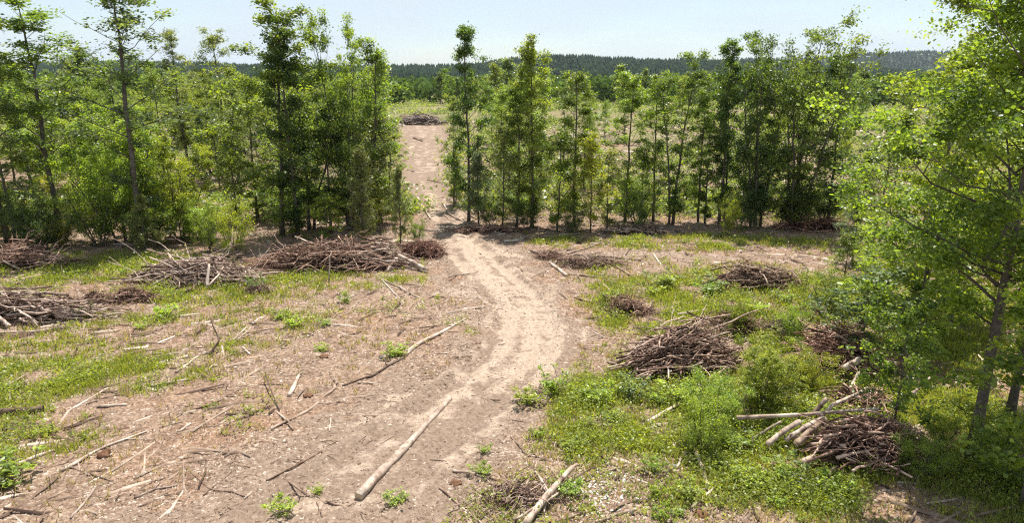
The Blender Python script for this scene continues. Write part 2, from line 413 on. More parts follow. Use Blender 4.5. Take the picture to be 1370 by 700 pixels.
# ------------------------------------------------------------------ trees
def grow(seed, H, cb=.35, cr=1.6, stems=1, spread=.0, nb=26, nleaf=5000, lsize=.17, clump=.36, shape='column', r0=.09, tip=.012,
         up=(25, 55), six=False, flat=.65, sprigs=0, leaf_mat=None, aspect=.55, needle=False, wander=.02):
    rng = np.random.default_rng(seed); tr = Geo(); CC = []; CR = []; CD = []
    for s in range(stems):
        a = s*2*PI/stems+rng.uniform(-.6, .6); hs = H*(1 if s == 0 else rng.uniform(.72, .97))
        b = np.array([math.cos(a), math.sin(a), 0])*spread*.18*(s > 0)
        n = 12; t = np.linspace(0, 1, n)
        lean = np.array([math.cos(a), math.sin(a), 0])*spread*rng.uniform(.6, 1.1)*(stems > 1)
        wan = np.cumsum(rng.normal(0, wander*H/ n**.5*.55, (n, 3)), 0); wan[:, 2] = 0; wan -= wan[0]
        pts = b+lean*(t[:, None]**1.2)+wan; pts[:, 2] = t*hs-.12*(t == 0)
        rr = (r0*(1 if s == 0 else .75))*(1-t)**.8+tip; rr[0] *= 1.35
        tr.add(*tube(pts, rr, 7), tint=np.repeat(rng.uniform(.3, .6, n), 7))
        m = max(4, nb//stems if stems > 1 else nb)
        for i in range(m+sprigs):
            if i < m: u = (i+rng.random())/m; tt = cb+(1-cb)*u*.985
            else: u = .1; tt = rng.uniform(.06, cb)
            base = np.array([np.interp(tt, t, pts[:, k]) for k in range(3)])
            if shape == 'column': prof = (.45+.75*math.sin(PI*min(u*1.05, 1)**.75))*(1-.22*u)
            elif shape == 'round': prof = .35+.8*math.sqrt(max(0, 1-(u*1.25-.45)**2/.75))
            elif shape == 'cone': prof = 1.15*(1-u)+.08
            else: prof = .9
            L = cr*prof*rng.uniform(.35, 1.3)*(.4 if i >= m else 1)
            az = i*2.4+rng.uniform(-.5, .5)+s
            el = math.radians(rng.uniform(*up)+18*u)
            d = np.array([math.cos(az)*math.cos(el), math.sin(az)*math.cos(el), math.sin(el)])
            k = 5; q = np.linspace(0, 1, k)[:, None]
            bp = base+d*L*q+np.array([0, 0, L*.12])*q**2+np.cumsum(rng.normal(0, .035*L, (k, 3)), 0)
            rb = max(.008, np.interp(tt, t, rr)*.42); tr.add(*tube(bp, np.linspace(rb, .006, k), 4, False), tint=rng.uniform(.25, .6))
            CC.append(bp[-1]); CR.append(clump*.8); CD.append(d)
            for w in range(rng.integers(2, 5)):
                q0 = rng.uniform(.3, .95); o = np.array([np.interp(q0, q[:, 0], bp[:, z]) for z in range(3)])
                td = d*.7+sphere_dirs(1, rng)[0]*.8; td /= np.linalg.norm(td); tl = L*rng.uniform(.2, .45)
                tp = np.stack([o, o+td*tl*.5, o+td*tl+np.array([0, 0, .05*tl])])
                tr.add(*tube(tp, [rb*.45, .007, .004], 3, False), tint=.4)
                CC.append(tp[-1]); CR.append(clump*rng.uniform(.6, 1.15)); CD.append(td)
                CC.append(tp[1]); CR.append(clump*.7); CD.append(td)
    CC = np.array(CC); CR = np.array(CR); CD = np.array(CD)
    wgt = rng.uniform(.15, 1.7, len(CC))**1.6; wgt /= wgt.sum(); pick = rng.choice(len(CC), nleaf, p=wgt)
    off = rng.normal(0, 1, (nleaf, 3))*CR[pick][:, None]*.62; off[:, 2] *= flat
    C = CC[pick]+off; C[:, 2] = np.maximum(C[:, 2], .05)
    sz = lsize*rng.uniform(.6, 1.3, nleaf)
    cl = rng.normal(.5, .24, len(CC))  # random clump tones, spread to imitate lit and shaded parts of a crown
    dirs = CD[pick]+rng.normal(0, .5, (nleaf, 3)) if needle else None
    V, F = leaves(C, sz, rng, up=.15 if needle else .3, aspect=aspect, six=six, dirs=dirs)
    lg = Geo(); per = 6 if six else 4
    lg.add(V, F, np.repeat(np.clip(cl[pick]+rng.normal(0, .16, nleaf), 0, 1), per))
    return tr.mesh('trunk', M_BARK, True), lg.mesh('crown', leaf_mat or M_LEAF), H
KIND = {}
def kind(name, n, **kw): KIND[name] = [grow(1000+97*i+len(KIND)*13, **kw) for i in range(n)]
kind('slim', 7, H=12, cb=.24, cr=2.5, nb=30, nleaf=10500, lsize=.15, clump=.35, r0=.085, sprigs=6, up=(20, 50))
kind('column', 4, H=12, cb=.16, cr=1.75, nb=36, nleaf=12500, lsize=.15, clump=.36, r0=.09, sprigs=4, up=(20, 50))
kind('sparse', 4, H=13, cb=.34, cr=2.1, nb=24, nleaf=6200, lsize=.14, clump=.33, r0=.09, sprigs=5, up=(25, 55))
kind('fork', 4, H=12, cb=.26, cr=2.2, stems=2, spread=1.4, nb=38, nleaf=11000, lsize=.15, clump=.35, r0=.085, sprigs=5)
kind('broad', 3, H=11, cb=.2, cr=2.3, stems=4, spread=2.0, nb=72, nleaf=26000, lsize=.15, clump=.38, r0=.1, sprigs=6, shape='round')
kind('sapling', 6, H=5, cb=.14, cr=1.75, nb=24, nleaf=5000, lsize=.12, clump=.28, r0=.04, shape='column', sprigs=2)
kind('bush', 5, H=2.4, cb=.05, cr=1.0, stems=6, spread=1.1, nb=42, nleaf=7000, lsize=.09, clump=.26, r0=.025, shape='round')
kind('bigbush', 3, H=5.5, cb=.06, cr=1.7, stems=7, spread=2.3, nb=70, nleaf=27000, lsize=.12, clump=.29, r0=.05, shape='round')
kind('cedar', 3, H=5, cb=.06, cr=1.15, nb=60, nleaf=9000, lsize=.17, clump=.22, r0=.05, shape='cone', leaf_mat=M_NEEDLE, aspect=.2, needle=True, up=(15, 35), flat=.8)
kind('pine', 2, H=4, cb=.1, cr=1.2, nb=34, nleaf=9000, lsize=.26, clump=.26, r0=.05, shape='cone', leaf_mat=M_NEEDLE, aspect=.07, needle=True, up=(30, 55))
kind('distant', 5, H=10, cb=.18, cr=2.4, nb=24, nleaf=3600, lsize=.3, clump=.7, r0=.1, shape='column', aspect=.8)
kind('weed', 6, H=.6, cb=.03, cr=.3, stems=7, spread=.34, nb=34, nleaf=620, lsize=.085, clump=.085, r0=.006, tip=.003, shape='flat', aspect=.5)
kind('near', 3, H=15, cb=.27, cr=4.0, nb=64, nleaf=56000, lsize=.09, clump=.44, r0=.13, six=True, aspect=.9, shape='column', up=(12, 45), sprigs=0, wander=.003)
kind('nearsapling', 3, H=4.5, cb=.12, cr=1.35, nb=26, nleaf=4200, lsize=.13, clump=.28, r0=.03, six=True, aspect=.7, shape='round', up=(5, 40))
TREE_N = {}
def plant(kd, p, hreq, color, name='young_tree', wide=1.0, rot=None, lean=(0, 0), variant=None):
    TREE_N[kd] = TREE_N.get(kd, -1)+1
    tm, cm, H = KIND[kd][(TREE_N[kd] if variant is None else variant) % len(KIND[kd])]
    r = bpy.data.objects.new(name, None); COL.objects.link(r)
    r.location = p; s = hreq/H; r.scale = (s*wide, s*wide, s)
    r.rotation_euler = (lean[0], lean[1], random.random()*6.28 if rot is None else rot); r.empty_display_size = .3
    link('trunk', tm, r); c = link('crown', cm, r)
    v = random.uniform(.85, 1.18); q = random.uniform(.9, 1.1); c.color = (color[0]*v*q, color[1]*v, color[2]*v/q, 1)
    return r
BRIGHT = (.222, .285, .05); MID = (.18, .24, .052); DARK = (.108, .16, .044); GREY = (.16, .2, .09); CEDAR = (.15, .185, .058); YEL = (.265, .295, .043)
KEY = []   # (px, base y, short phrase)
def key(kd, bx, by, ty, col, label, short, cat='tree', name='young_tree', wide=1, lean=(0, 0), hmin=None, variant=None):
    p = G(bx, by); h = top_z(p, ty)-p[2]
    if kd in ('slim', 'sparse', 'fork'): wide *= 1.38 if bx < 560 else 1.15
    o = plant(kd, p, h, col, name, wide, None, lean, variant); tag(o, label, cat); KEY.append((bx, by, short)); return o
# left wood, from the photo's left edge to the track
key('slim', 12, 328, -8, MID, 'tall leafy tree on the left edge of the wood with dark round head', 'the leafy edge tree', name='tall_tree', wide=1.1)
key('sparse', 24, 332, 112, GREY, 'thin bare-stemmed sapling beside the leafy tree on the left edge', 'the bare-stemmed edge sapling', name='sapling')
key('sparse', 84, 322, 5, MID, 'tall tree with long bare trunk and rounded crown, left of the grey-trunked tree', 'the long bare trunk', name='tall_tree', wide=1.25, variant=1)
key('sparse', 188, 330, -22, GREY, 'tallest thin tree with pale grey trunk rising from the wide bright bush', 'the tallest grey-trunked tree', name='tall_tree', wide=1.25, variant=2)
key('bigbush', 168, 322, 176, BRIGHT, 'wide bright green bush-like tree around the foot of the tallest thin tree', 'the wide bright bush', name='bushy_tree', wide=.95)
key('bigbush', 245, 320, 205, BRIGHT, 'lower bright green bushy tree right of the tallest thin trunk', 'the lower bright bush', name='bushy_tree', wide=.9)
key('cedar', 196, 338, 262, CEDAR, 'dark green cedar at the shaded foot of the wide bright bush', 'the dark foot cedar', name='cedar', wide=1.2)
key('bush', 315, 345, 285, YEL, 'yellow-green shrub behind the right end of the tangled pole pile', 'the yellow-green shrub', cat='shrub', name='shrub', wide=.75)
key('bush', 280, 338, 292, BRIGHT, 'low light shrub just behind the tangled pole pile', 'the low light shrub', cat='shrub', name='shrub', wide=.75)
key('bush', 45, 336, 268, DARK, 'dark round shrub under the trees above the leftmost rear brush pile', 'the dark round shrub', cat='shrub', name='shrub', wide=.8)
key('slim', 378, 316, 14, MID, 'tall slender tree with leaning trunk, leftmost of the tall trees by the red-brown brush pile', 'the tall slender leaning tree', name='tall_tree', lean=(0, -.04))
key('column', 398, 318, 26, DARK, 'straight dark tall tree right behind the red-brown end of the long brush pile', 'the straight dark tree', name='tall_tree')
key('fork', 414, 308, 92, MID, 'medium forked tree between the straight dark tree and the full-crowned tree', 'the medium forked tree')
key('broad', 468, 308, 38, MID, 'full-crowned tall tree behind the feathery cedar left of the track', 'the full-crowned tree', name='tall_tree', wide=.7)
key('fork', 500, 300, 62, MID, 'forked leafy tree closest to the track on its left side', 'the leafy trackside fork', name='tall_tree', wide=1.0)
key('slim', 442, 312, 150, DARK, 'shorter dark tree hiding the base of the full-crowned tree', 'the shorter dark tree', wide=1.1)
key('cedar', 487, 326, 198, CEDAR, 'feathery cone-shaped cedar left of the track behind the brush pile', 'the feathery cedar', name='cedar', wide=.95)
key('cedar', 536, 326, 226, CEDAR, 'slim feathery cedar standing alone beside the track', 'the lone slim cedar', name='cedar', wide=.7)
key('bush', 558, 326, 298, MID, 'small dense green bush at the foot of the lone slim cedar', 'the small trackside bush', cat='shrub', name='shrub', wide=.7)
key('sapling', 438, 322, 265, BRIGHT, 'bright bushy sapling behind the middle of the long brush pile', 'the bright bushy sapling', name='sapling', wide=1.3)
key('slim', 345, 292, 120, MID, 'medium slim tree beside the clearing left of the tall slender leaning tree', 'the clearing-side slim tree')
key('slim', 135, 262, 68, DARK, 'dark-headed tree standing behind and left of the tallest grey-trunked tree', 'the dark-headed rear tree')
key('slim', 168, 255, 92, DARK, 'smaller dark-headed tree just left of the tallest grey trunk, farther back', 'the smaller dark-headed tree')
key('sparse', 252, 235, 44, GREY, 'pale wispy tree rising above the wood right of the tallest grey-trunked tree', 'the pale wispy tree')
key('sparse', 305, 240, 42, GREY, 'pale airy tree above the wood left of the tall slender leaning tree', 'the pale airy tree')
key('sapling', 318, 300, 190, MID, 'leafy sapling at the edge of the brown clearing behind the yellow-green shrub', 'the clearing sapling', name='sapling')
# between the two tracks
key('column', 627, 296, 34, DARK, 'tallest narrow dark tree right of the track standing apart', 'the tallest narrow tree', name='tall_tree', wide=.95)
key('sparse', 608, 277, 132, MID, 'thin bare trunk with small leafy top right beside the track', 'the thin trackside trunk', name='sapling')
key('cedar', 640, 303, 205, GREY, 'grey-green feathery cedar under the tallest narrow tree', 'the grey-green cedar', name='cedar', wide=1.0)
key('cedar', 610, 272, 200, MID, 'short dark feathery tree on the track edge left of the narrow tree', 'the short trackside cedar', name='cedar', wide=.95)
key('sapling', 672, 304, 180, GREY, 'pale sapling right of the grey-green cedar', 'the pale sapling', name='sapling')
key('slim', 691, 304, 120, MID, 'medium slim tree left of the spire-topped tree', 'the medium slim tree')
key('column', 712, 304, 56, MID, 'tall spire-topped tree in the middle of the right row', 'the spire-topped tree', name='tall_tree', wide=1.05)
key('sapling', 745, 310, 186, BRIGHT, 'bright green sapling at the front of the row below the spire-topped tree', 'the bright front sapling', name='sapling', wide=1.1)
key('sapling', 790, 312, 194, YEL, 'yellow-green sapling at the front of the row', 'the yellow-green sapling', name='sapling', wide=.95)
key('slim', 768, 302, 104, MID, 'medium full tree behind the bright and yellow-green saplings', 'the medium full tree', wide=1.2)
key('sapling', 812, 308, 215, GREY, 'dull green sapling right of the yellow-green sapling', 'the dull green sapling', name='sapling')
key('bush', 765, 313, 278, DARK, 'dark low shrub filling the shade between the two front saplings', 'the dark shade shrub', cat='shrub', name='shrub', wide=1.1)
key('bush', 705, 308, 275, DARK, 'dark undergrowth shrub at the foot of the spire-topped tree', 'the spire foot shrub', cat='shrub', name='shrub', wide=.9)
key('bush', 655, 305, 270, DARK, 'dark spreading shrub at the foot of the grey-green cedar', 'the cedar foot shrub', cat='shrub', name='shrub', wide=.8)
key('slim', 836, 296, 106, BRIGHT, 'light green slender tree left of the gap in the right row', 'the light slender tree', wide=1.1)
key('sparse', 874, 296, 102, BRIGHT, 'thin light tree standing in the gap of the right row', 'the thin gap tree')
key('sapling', 858, 300, 205, BRIGHT, 'small light sapling in front of the brown gap', 'the small gap sapling', name='sapling')
# right grove
key('fork', 900, 300, 76, MID, 'forked tree with two bare trunks at the left end of the right grove', 'the two-trunked tree', name='tall_tree')
key('slim', 934, 298, 130, BRIGHT, 'light leafy tree between the two-trunked tree and the dark narrow tree', 'the light grove tree')
key('column', 962, 300, 60, DARK, 'dark narrow tree rising above the middle of the right grove', 'the dark narrow tree', name='tall_tree')
key('broad', 1010, 303, 58, DARK, 'full tall tree left of the big dense dark tree in the right grove', 'the full grove tree', name='tall_tree', wide=.85)
key('broad', 1060, 305, 48, DARK, 'big dense dark tree, the fullest of the right grove', 'the big dense dark tree', name='tall_tree', wide=1.1)
key('slim', 1108, 300, 92, DARK, 'dark tree against the right flank of the big dense dark tree', 'the right flank tree', name='tall_tree', wide=1.1)
key('bush', 975, 318, 272, YEL, 'small yellow-green shrub on the grass before the right grove', 'the yellow-green grass shrub', cat='shrub', name='shrub', wide=.6)
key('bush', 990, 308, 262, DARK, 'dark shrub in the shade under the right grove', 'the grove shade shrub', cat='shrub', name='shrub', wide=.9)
key('pine', 1140, 352, 262, GREY, 'small feathery pine at the right end of the sandy side track', 'the small feathery pine', name='pine_tree', wide=1.0)
key('sapling', 1128, 388, 318, MID, 'bushy sapling on dark stems right of the sandy side track end', 'the bushy side sapling', name='sapling', wide=1.4)
key('sapling', 1163, 378, 288, BRIGHT, 'light sapling behind the bushy one right of the side track', 'the light side sapling', name='sapling', wide=1.1)
# near right
key('near', 1300, 612, -150, (.215, .285, .05), 'big near tree with thick grey trunk, the largest on the right', 'the big near tree', name='tall_tree', wide=1.1)
key('near', 1350, 560, -110, (.2, .275, .05), 'second big tree half out of frame behind the thick grey trunk', 'the half-hidden big tree', name='tall_tree', wide=.9)
key('near', 1425, 520, -60, MID, 'big leafy tree at the right edge behind the half-hidden one', 'the right edge tree', name='tall_tree', wide=.8)
key('slim', 1235, 420, 70, BRIGHT, 'tall light tree seen through the leaves left of the big near trunk', 'the tall light tree', name='tall_tree', wide=1.1)
key('nearsapling', 1195, 575, 420, MID, 'thin dark-stemmed sapling standing in the log and brush pile', 'the log pile sapling', name='sapling', wide=1.0)
key('nearsapling', 1150, 482, 385, GREY, 'pale silvery-leaved sapling above the reddish stick pile', 'the silvery sapling', name='sapling', wide=1.7)
key('nearsapling', 1365, 680, 490, BRIGHT, 'bright broad-leaved sapling in the bottom right corner', 'the corner sapling', name='sapling', wide=1.2)
key('nearsapling', 1225, 470, 300, MID, 'leafy sapling left of the big near trunk and behind the log pile', 'the leafy near sapling', name='sapling', wide=1.3)
key('nearsapling', 1270, 440, 250, BRIGHT, 'light tall sapling directly behind the big near trunk', 'the light tall sapling', name='sapling', wide=1.2)
key('bigbush', 1020, 545, 468, YEL, 'wide yellow-green bush between the fanned stick pile and the log pile', 'the wide yellow-green bush', cat='shrub', name='shrub', wide=1.25)
key('bush', 1075, 520, 478, YEL, 'smaller yellow-green bush against the right side of the wide one', 'the smaller yellow-green bush', cat='shrub', name='shrub', wide=1.2)
key('bush', 940, 605, 540, BRIGHT, 'fresh green shrub among weeds in front of the fanned stick pile', 'the fresh green shrub', cat='shrub', name='shrub', wide=.9)
key('bush', 960, 565, 510, BRIGHT, 'low leafy shrub left of the wide yellow-green bush', 'the low leafy shrub', cat='shrub', name='shrub', wide=1.1)
key('bush', 1256, 606, 562, BRIGHT, 'shaded shrub around the foot of the big near trunk', 'the shaded foot shrub', cat='shrub', name='shrub', wide=1.0)
key('bush', 1335, 640, 575, BRIGHT, 'shaded green shrub right of the big near trunk', 'the right foot shrub', cat='shrub', name='shrub', wide=1.0)
key('bush', 1105, 420, 372, MID, 'green shrub behind the silvery sapling at the end of the grass', 'the grass end shrub', cat='shrub', name='shrub', wide=1.2)
key('bush', 1230, 640, 595, BRIGHT, 'low shaded bush on the ground right of the log pile', 'the low shaded bush', cat='shrub', name='shrub', wide=1.2)
key('bush', 1060, 458, 415, BRIGHT, 'light green bush between the rounded grey pile and the reddish stick pile', 'the light bush', cat='shrub', name='shrub', wide=.9)
key('bush', 985, 445, 402, BRIGHT, 'light low bush on the grass behind the fanned stick pile', 'the rear grass bush', cat='shrub', name='shrub', wide=1.0)

# fill: the other trees that stand between those, each copied from a kind, and described by its nearest landmark
FILL = []
TONE = {id(BRIGHT): 'bright green', id(MID): 'mid green', id(DARK): 'dark green', id(GREY): 'grey-green', id(YEL): 'yellow-green', id(CEDAR): 'olive'}
def fill(n, xr, yr, kinds, hr, cols, seed, gap=1.3, avoid=1.3):
    rng = random.Random(seed); pts = []
    tries = 0
    while len(pts) < n and tries < n*40:
        tries += 1
        px = rng.uniform(*xr)
        y0 = P(685, yr[0])[1]; y1 = P(685, yr[1])[1]; yy = rng.uniform(min(y0, y1), max(y0, y1))
        x = (px-W_PX/2)/F_PX*math.hypot(yy, CAM_H); p = np.array([x, yy, float(gz(x, yy))])
        b = path_field(TRACK, np.array([x]), np.array([yy]))
        if b[0][0] < b[3][0]+1.2: continue
        if any(math.hypot(p[0]-q[0], p[1]-q[1]) < gap for q in pts): continue
        pts.append(p); kd = rng.choice(kinds); c = rng.choice(cols); h = rng.uniform(*hr)
        size = {'bush': 'shrub', 'sapling': 'sapling', 'cedar': 'cedar'}.get(kd, 'tree')
        if kd == 'bush': h = min(h, 3.2)
        if kd in ('sapling', 'cedar', 'bigbush'): h = min(h, 6)
        o = plant(kd, p, h, c, {'bush': 'shrub', 'sapling': 'sapling', 'cedar': 'cedar', 'distant': 'distant_tree'}.get(kd, 'young_tree'), rng.uniform(.85, 1.4), None, (rng.gauss(0, .045), rng.gauss(0, .045)))
        FILL.append((o, p, size, TONE[id(c)], h, kd))
fill(17, (40, 335), (228, 300), ['slim', 'sapling', 'fork', 'sparse', 'bigbush'], (6, 10.5), [MID, BRIGHT, GREY, DARK], 1)
fill(9, (-70, 60), (250, 315), ['slim', 'sparse', 'sapling'], (6, 11), [MID, DARK, BRIGHT], 2)
fill(7, (335, 535), (245, 305), ['slim', 'sapling', 'sparse', 'sapling'], (5, 10), [MID, BRIGHT, DARK, GREY], 3)
fill(62, (-80, 525), (172, 232), ['slim', 'fork', 'sapling', 'distant', 'slim', 'broad'], (5, 9.5), [MID, BRIGHT, GREY, BRIGHT], 4, 2)
fill(6, (640, 865), (240, 300), ['slim', 'sparse', 'sapling', 'cedar'], (4, 9), [BRIGHT, MID, GREY], 5)
fill(5, (640, 860), (262, 308), ['bush'], (1.4, 2.6), [MID, DARK, BRIGHT], 15)
fill(10, (640, 850), (175, 225), ['slim', 'sapling', 'sparse'], (4.5, 8), [BRIGHT, MID, GREY], 6, 2)
fill(6, (890, 1135), (262, 303), ['slim', 'fork', 'sapling', 'slim'], (5, 10.5), [MID, DARK, MID, BRIGHT], 7)
fill(5, (900, 1120), (270, 308), ['bush'], (1.3, 2.4), [MID, DARK], 17)
fill(24, (980, 1420), (180, 250), ['slim', 'sapling', 'distant'], (5, 9), [MID, BRIGHT, BRIGHT], 8, 2)
fill(10, (1120, 1420), (285, 345), ['sapling', 'sapling', 'bush', 'slim'], (3, 7), [BRIGHT, MID, GREY], 9)
fill(8, (1170, 1440), (370, 470), ['sapling', 'bush'], (1.4, 3.4), [BRIGHT, MID, BRIGHT], 10)
fill(10, (70, 330), (290, 335), ['bush', 'sapling'], (1.3, 3.4), [MID, BRIGHT, YEL], 11)
fill(8, (-60, 75), (300, 340), ['bush'], (1.2, 2.4), [DARK, MID], 12)
fill(5, (340, 530), (290, 322), ['bush', 'sapling'], (1.3, 3), [MID, BRIGHT], 13)
fill(75, (-80, 1450), (132, 172), ['distant'], (6.5, 10.5), [MID, BRIGHT, GREY, MID, DARK], 14, 4)
ORD = ['', 'second ', 'third ', 'fourth ', 'fifth ', 'sixth ', 'seventh ', 'eighth ', 'ninth ', 'tenth ', 'eleventh ', 'twelfth ']
buckets = {}
for o, p, size, tone, h, kd in FILL:
    px, py = to_px(p)
    far = p[1] > 105
    cand = [k for k in KEY if 'shrub' not in k[2] and 'bush' not in k[2] and 'near' not in k[2]] if p[1] > 30 else KEY
    lm = min(cand, key=lambda k: abs(k[0]-px)+.25*abs(k[1]-py))
    rel = 'far behind' if far else ('behind' if py < lm[1]-6 else 'close beside')
    hw = 'tall ' if (size == 'tree' and h > 8.6) else ('low ' if h < 2 else '')
    buckets.setdefault((hw+tone+' '+size, rel, lm[2]), []).append((py, o, size))
for (look, rel, short), L in buckets.items():
    L.sort(key=lambda a: -a[0])
    for i, (py, o, size) in enumerate(L):
        s = look if len(L) == 1 else f'{ORD[min(i, 11)]}nearest {look}' if i else f'nearest {look}'
        tag(o, f'{s} {rel} {short}', 'shrub' if size == 'shrub' else 'tree', 'far scattered trees beyond the clearing' if rel == 'far behind' else 'young trees filling the wood')

# ------------------------------------------------------------------ logs, poles and branches
def wood_piece(name, pts, r0, r1, tone, label, cat, group=None, forks=0, cut=False, seed=0, wob=.012, k=8, sink=.3):
    """pts: (photo x, photo y, height above ground). One fallen piece of wood lying where the photo shows it."""
    rng = np.random.default_rng(seed+77)
    W = []
    for q in pts:
        z = q[2] if len(q) > 2 else 0
        p = P(q[0], q[1], z); p[2] = float(gz(p[0], p[1]))+z; W.append(p)
    W = np.array(W); a = W.mean(0); a[2] = W[:, 2].min()
    dense = [W[0]]
    for i in range(len(W)-1):
        for t in np.linspace(0, 1, 7)[1:]: dense.append(W[i]+(W[i+1]-W[i])*t)
    D = np.array(dense); n = len(D); Ls = np.linalg.norm(W[-1]-W[0])
    if len(W) == 2 and all((q[2] if len(q) > 2 else 0) == 0 for q in pts):
        D[:, 2] = np.maximum(D[:, 2], gz(D[:, 0], D[:, 1])*.5+D[:, 2]*.5)
    wob = wob if cat != 'log' else .0045
    D[1:-1] += rng.normal(0, wob*min(Ls, 4), (n-2, 3))*np.array([1, 1, .4])
    D = (np.concatenate([D[:1], (D[:-2]+2*D[1:-1]+D[2:])/4, D[-1:]]))
    R = np.linspace(r0, r1, n)*rng.uniform(.9, 1.1, n); D[:, 2] += R*(1-sink)
    g = Geo(); V, fs = tube(D-a, R, k, True)
    V = V+rng.normal(0, .05, V.shape)*np.repeat(R, k)[:, None]
    g.add(V, fs, np.repeat(np.clip(rng.normal(.5, .1, n), 0, 1), k))
    for f in range(forks):
        i = rng.integers(n//4, n-1); d = (D[min(i+1, n-1)]-D[i-1]); d /= np.linalg.norm(d)
        sd = d*.8+np.array([-d[1], d[0], 0])*rng.choice([-1, 1])*rng.uniform(.5, 1)+np.array([0, 0, rng.uniform(0, .35)])
        e = D[i]+sd*Ls*rng.uniform(.15, .35); e[2] = max(e[2], float(gz(e[0], e[1]))+.01)
        g.add(*tube(bent(D[i], e, 5, .05, rng)-a, np.linspace(R[i]*.6, .006, 5), 5), tint=.5)
    o = link(name, g.mesh(name, M_WOOD, True)); o.location = a; o.color = (*tone, 1)
    tag(o, label, cat, group)
    if cut:
        for e, s in ((0, -1), (n-1, 1)):
            d = (D[1]-D[0]) if e == 0 else (D[-1]-D[-2]); d /= np.linalg.norm(d)
            c = D[e]-a+d*s*.004; cg = Geo()
            cg.add(*tube(np.stack([c, c+d*s*.006]), [R[e]*.93, R[e]*.9], k), tint=.5)
            link('cut_end', cg.mesh('cut_end', M_CUT), o)
    return o
PALE = (1.2, 1.18, 1.15); TAN = (.9, .82, .74); BRN = (.55, .46, .4); DK = (.3, .25, .22); GRY = (.85, .82, .8)
L_ = 'log'; B_ = 'branch'; S_ = 'stick'; Q_ = 'pole'
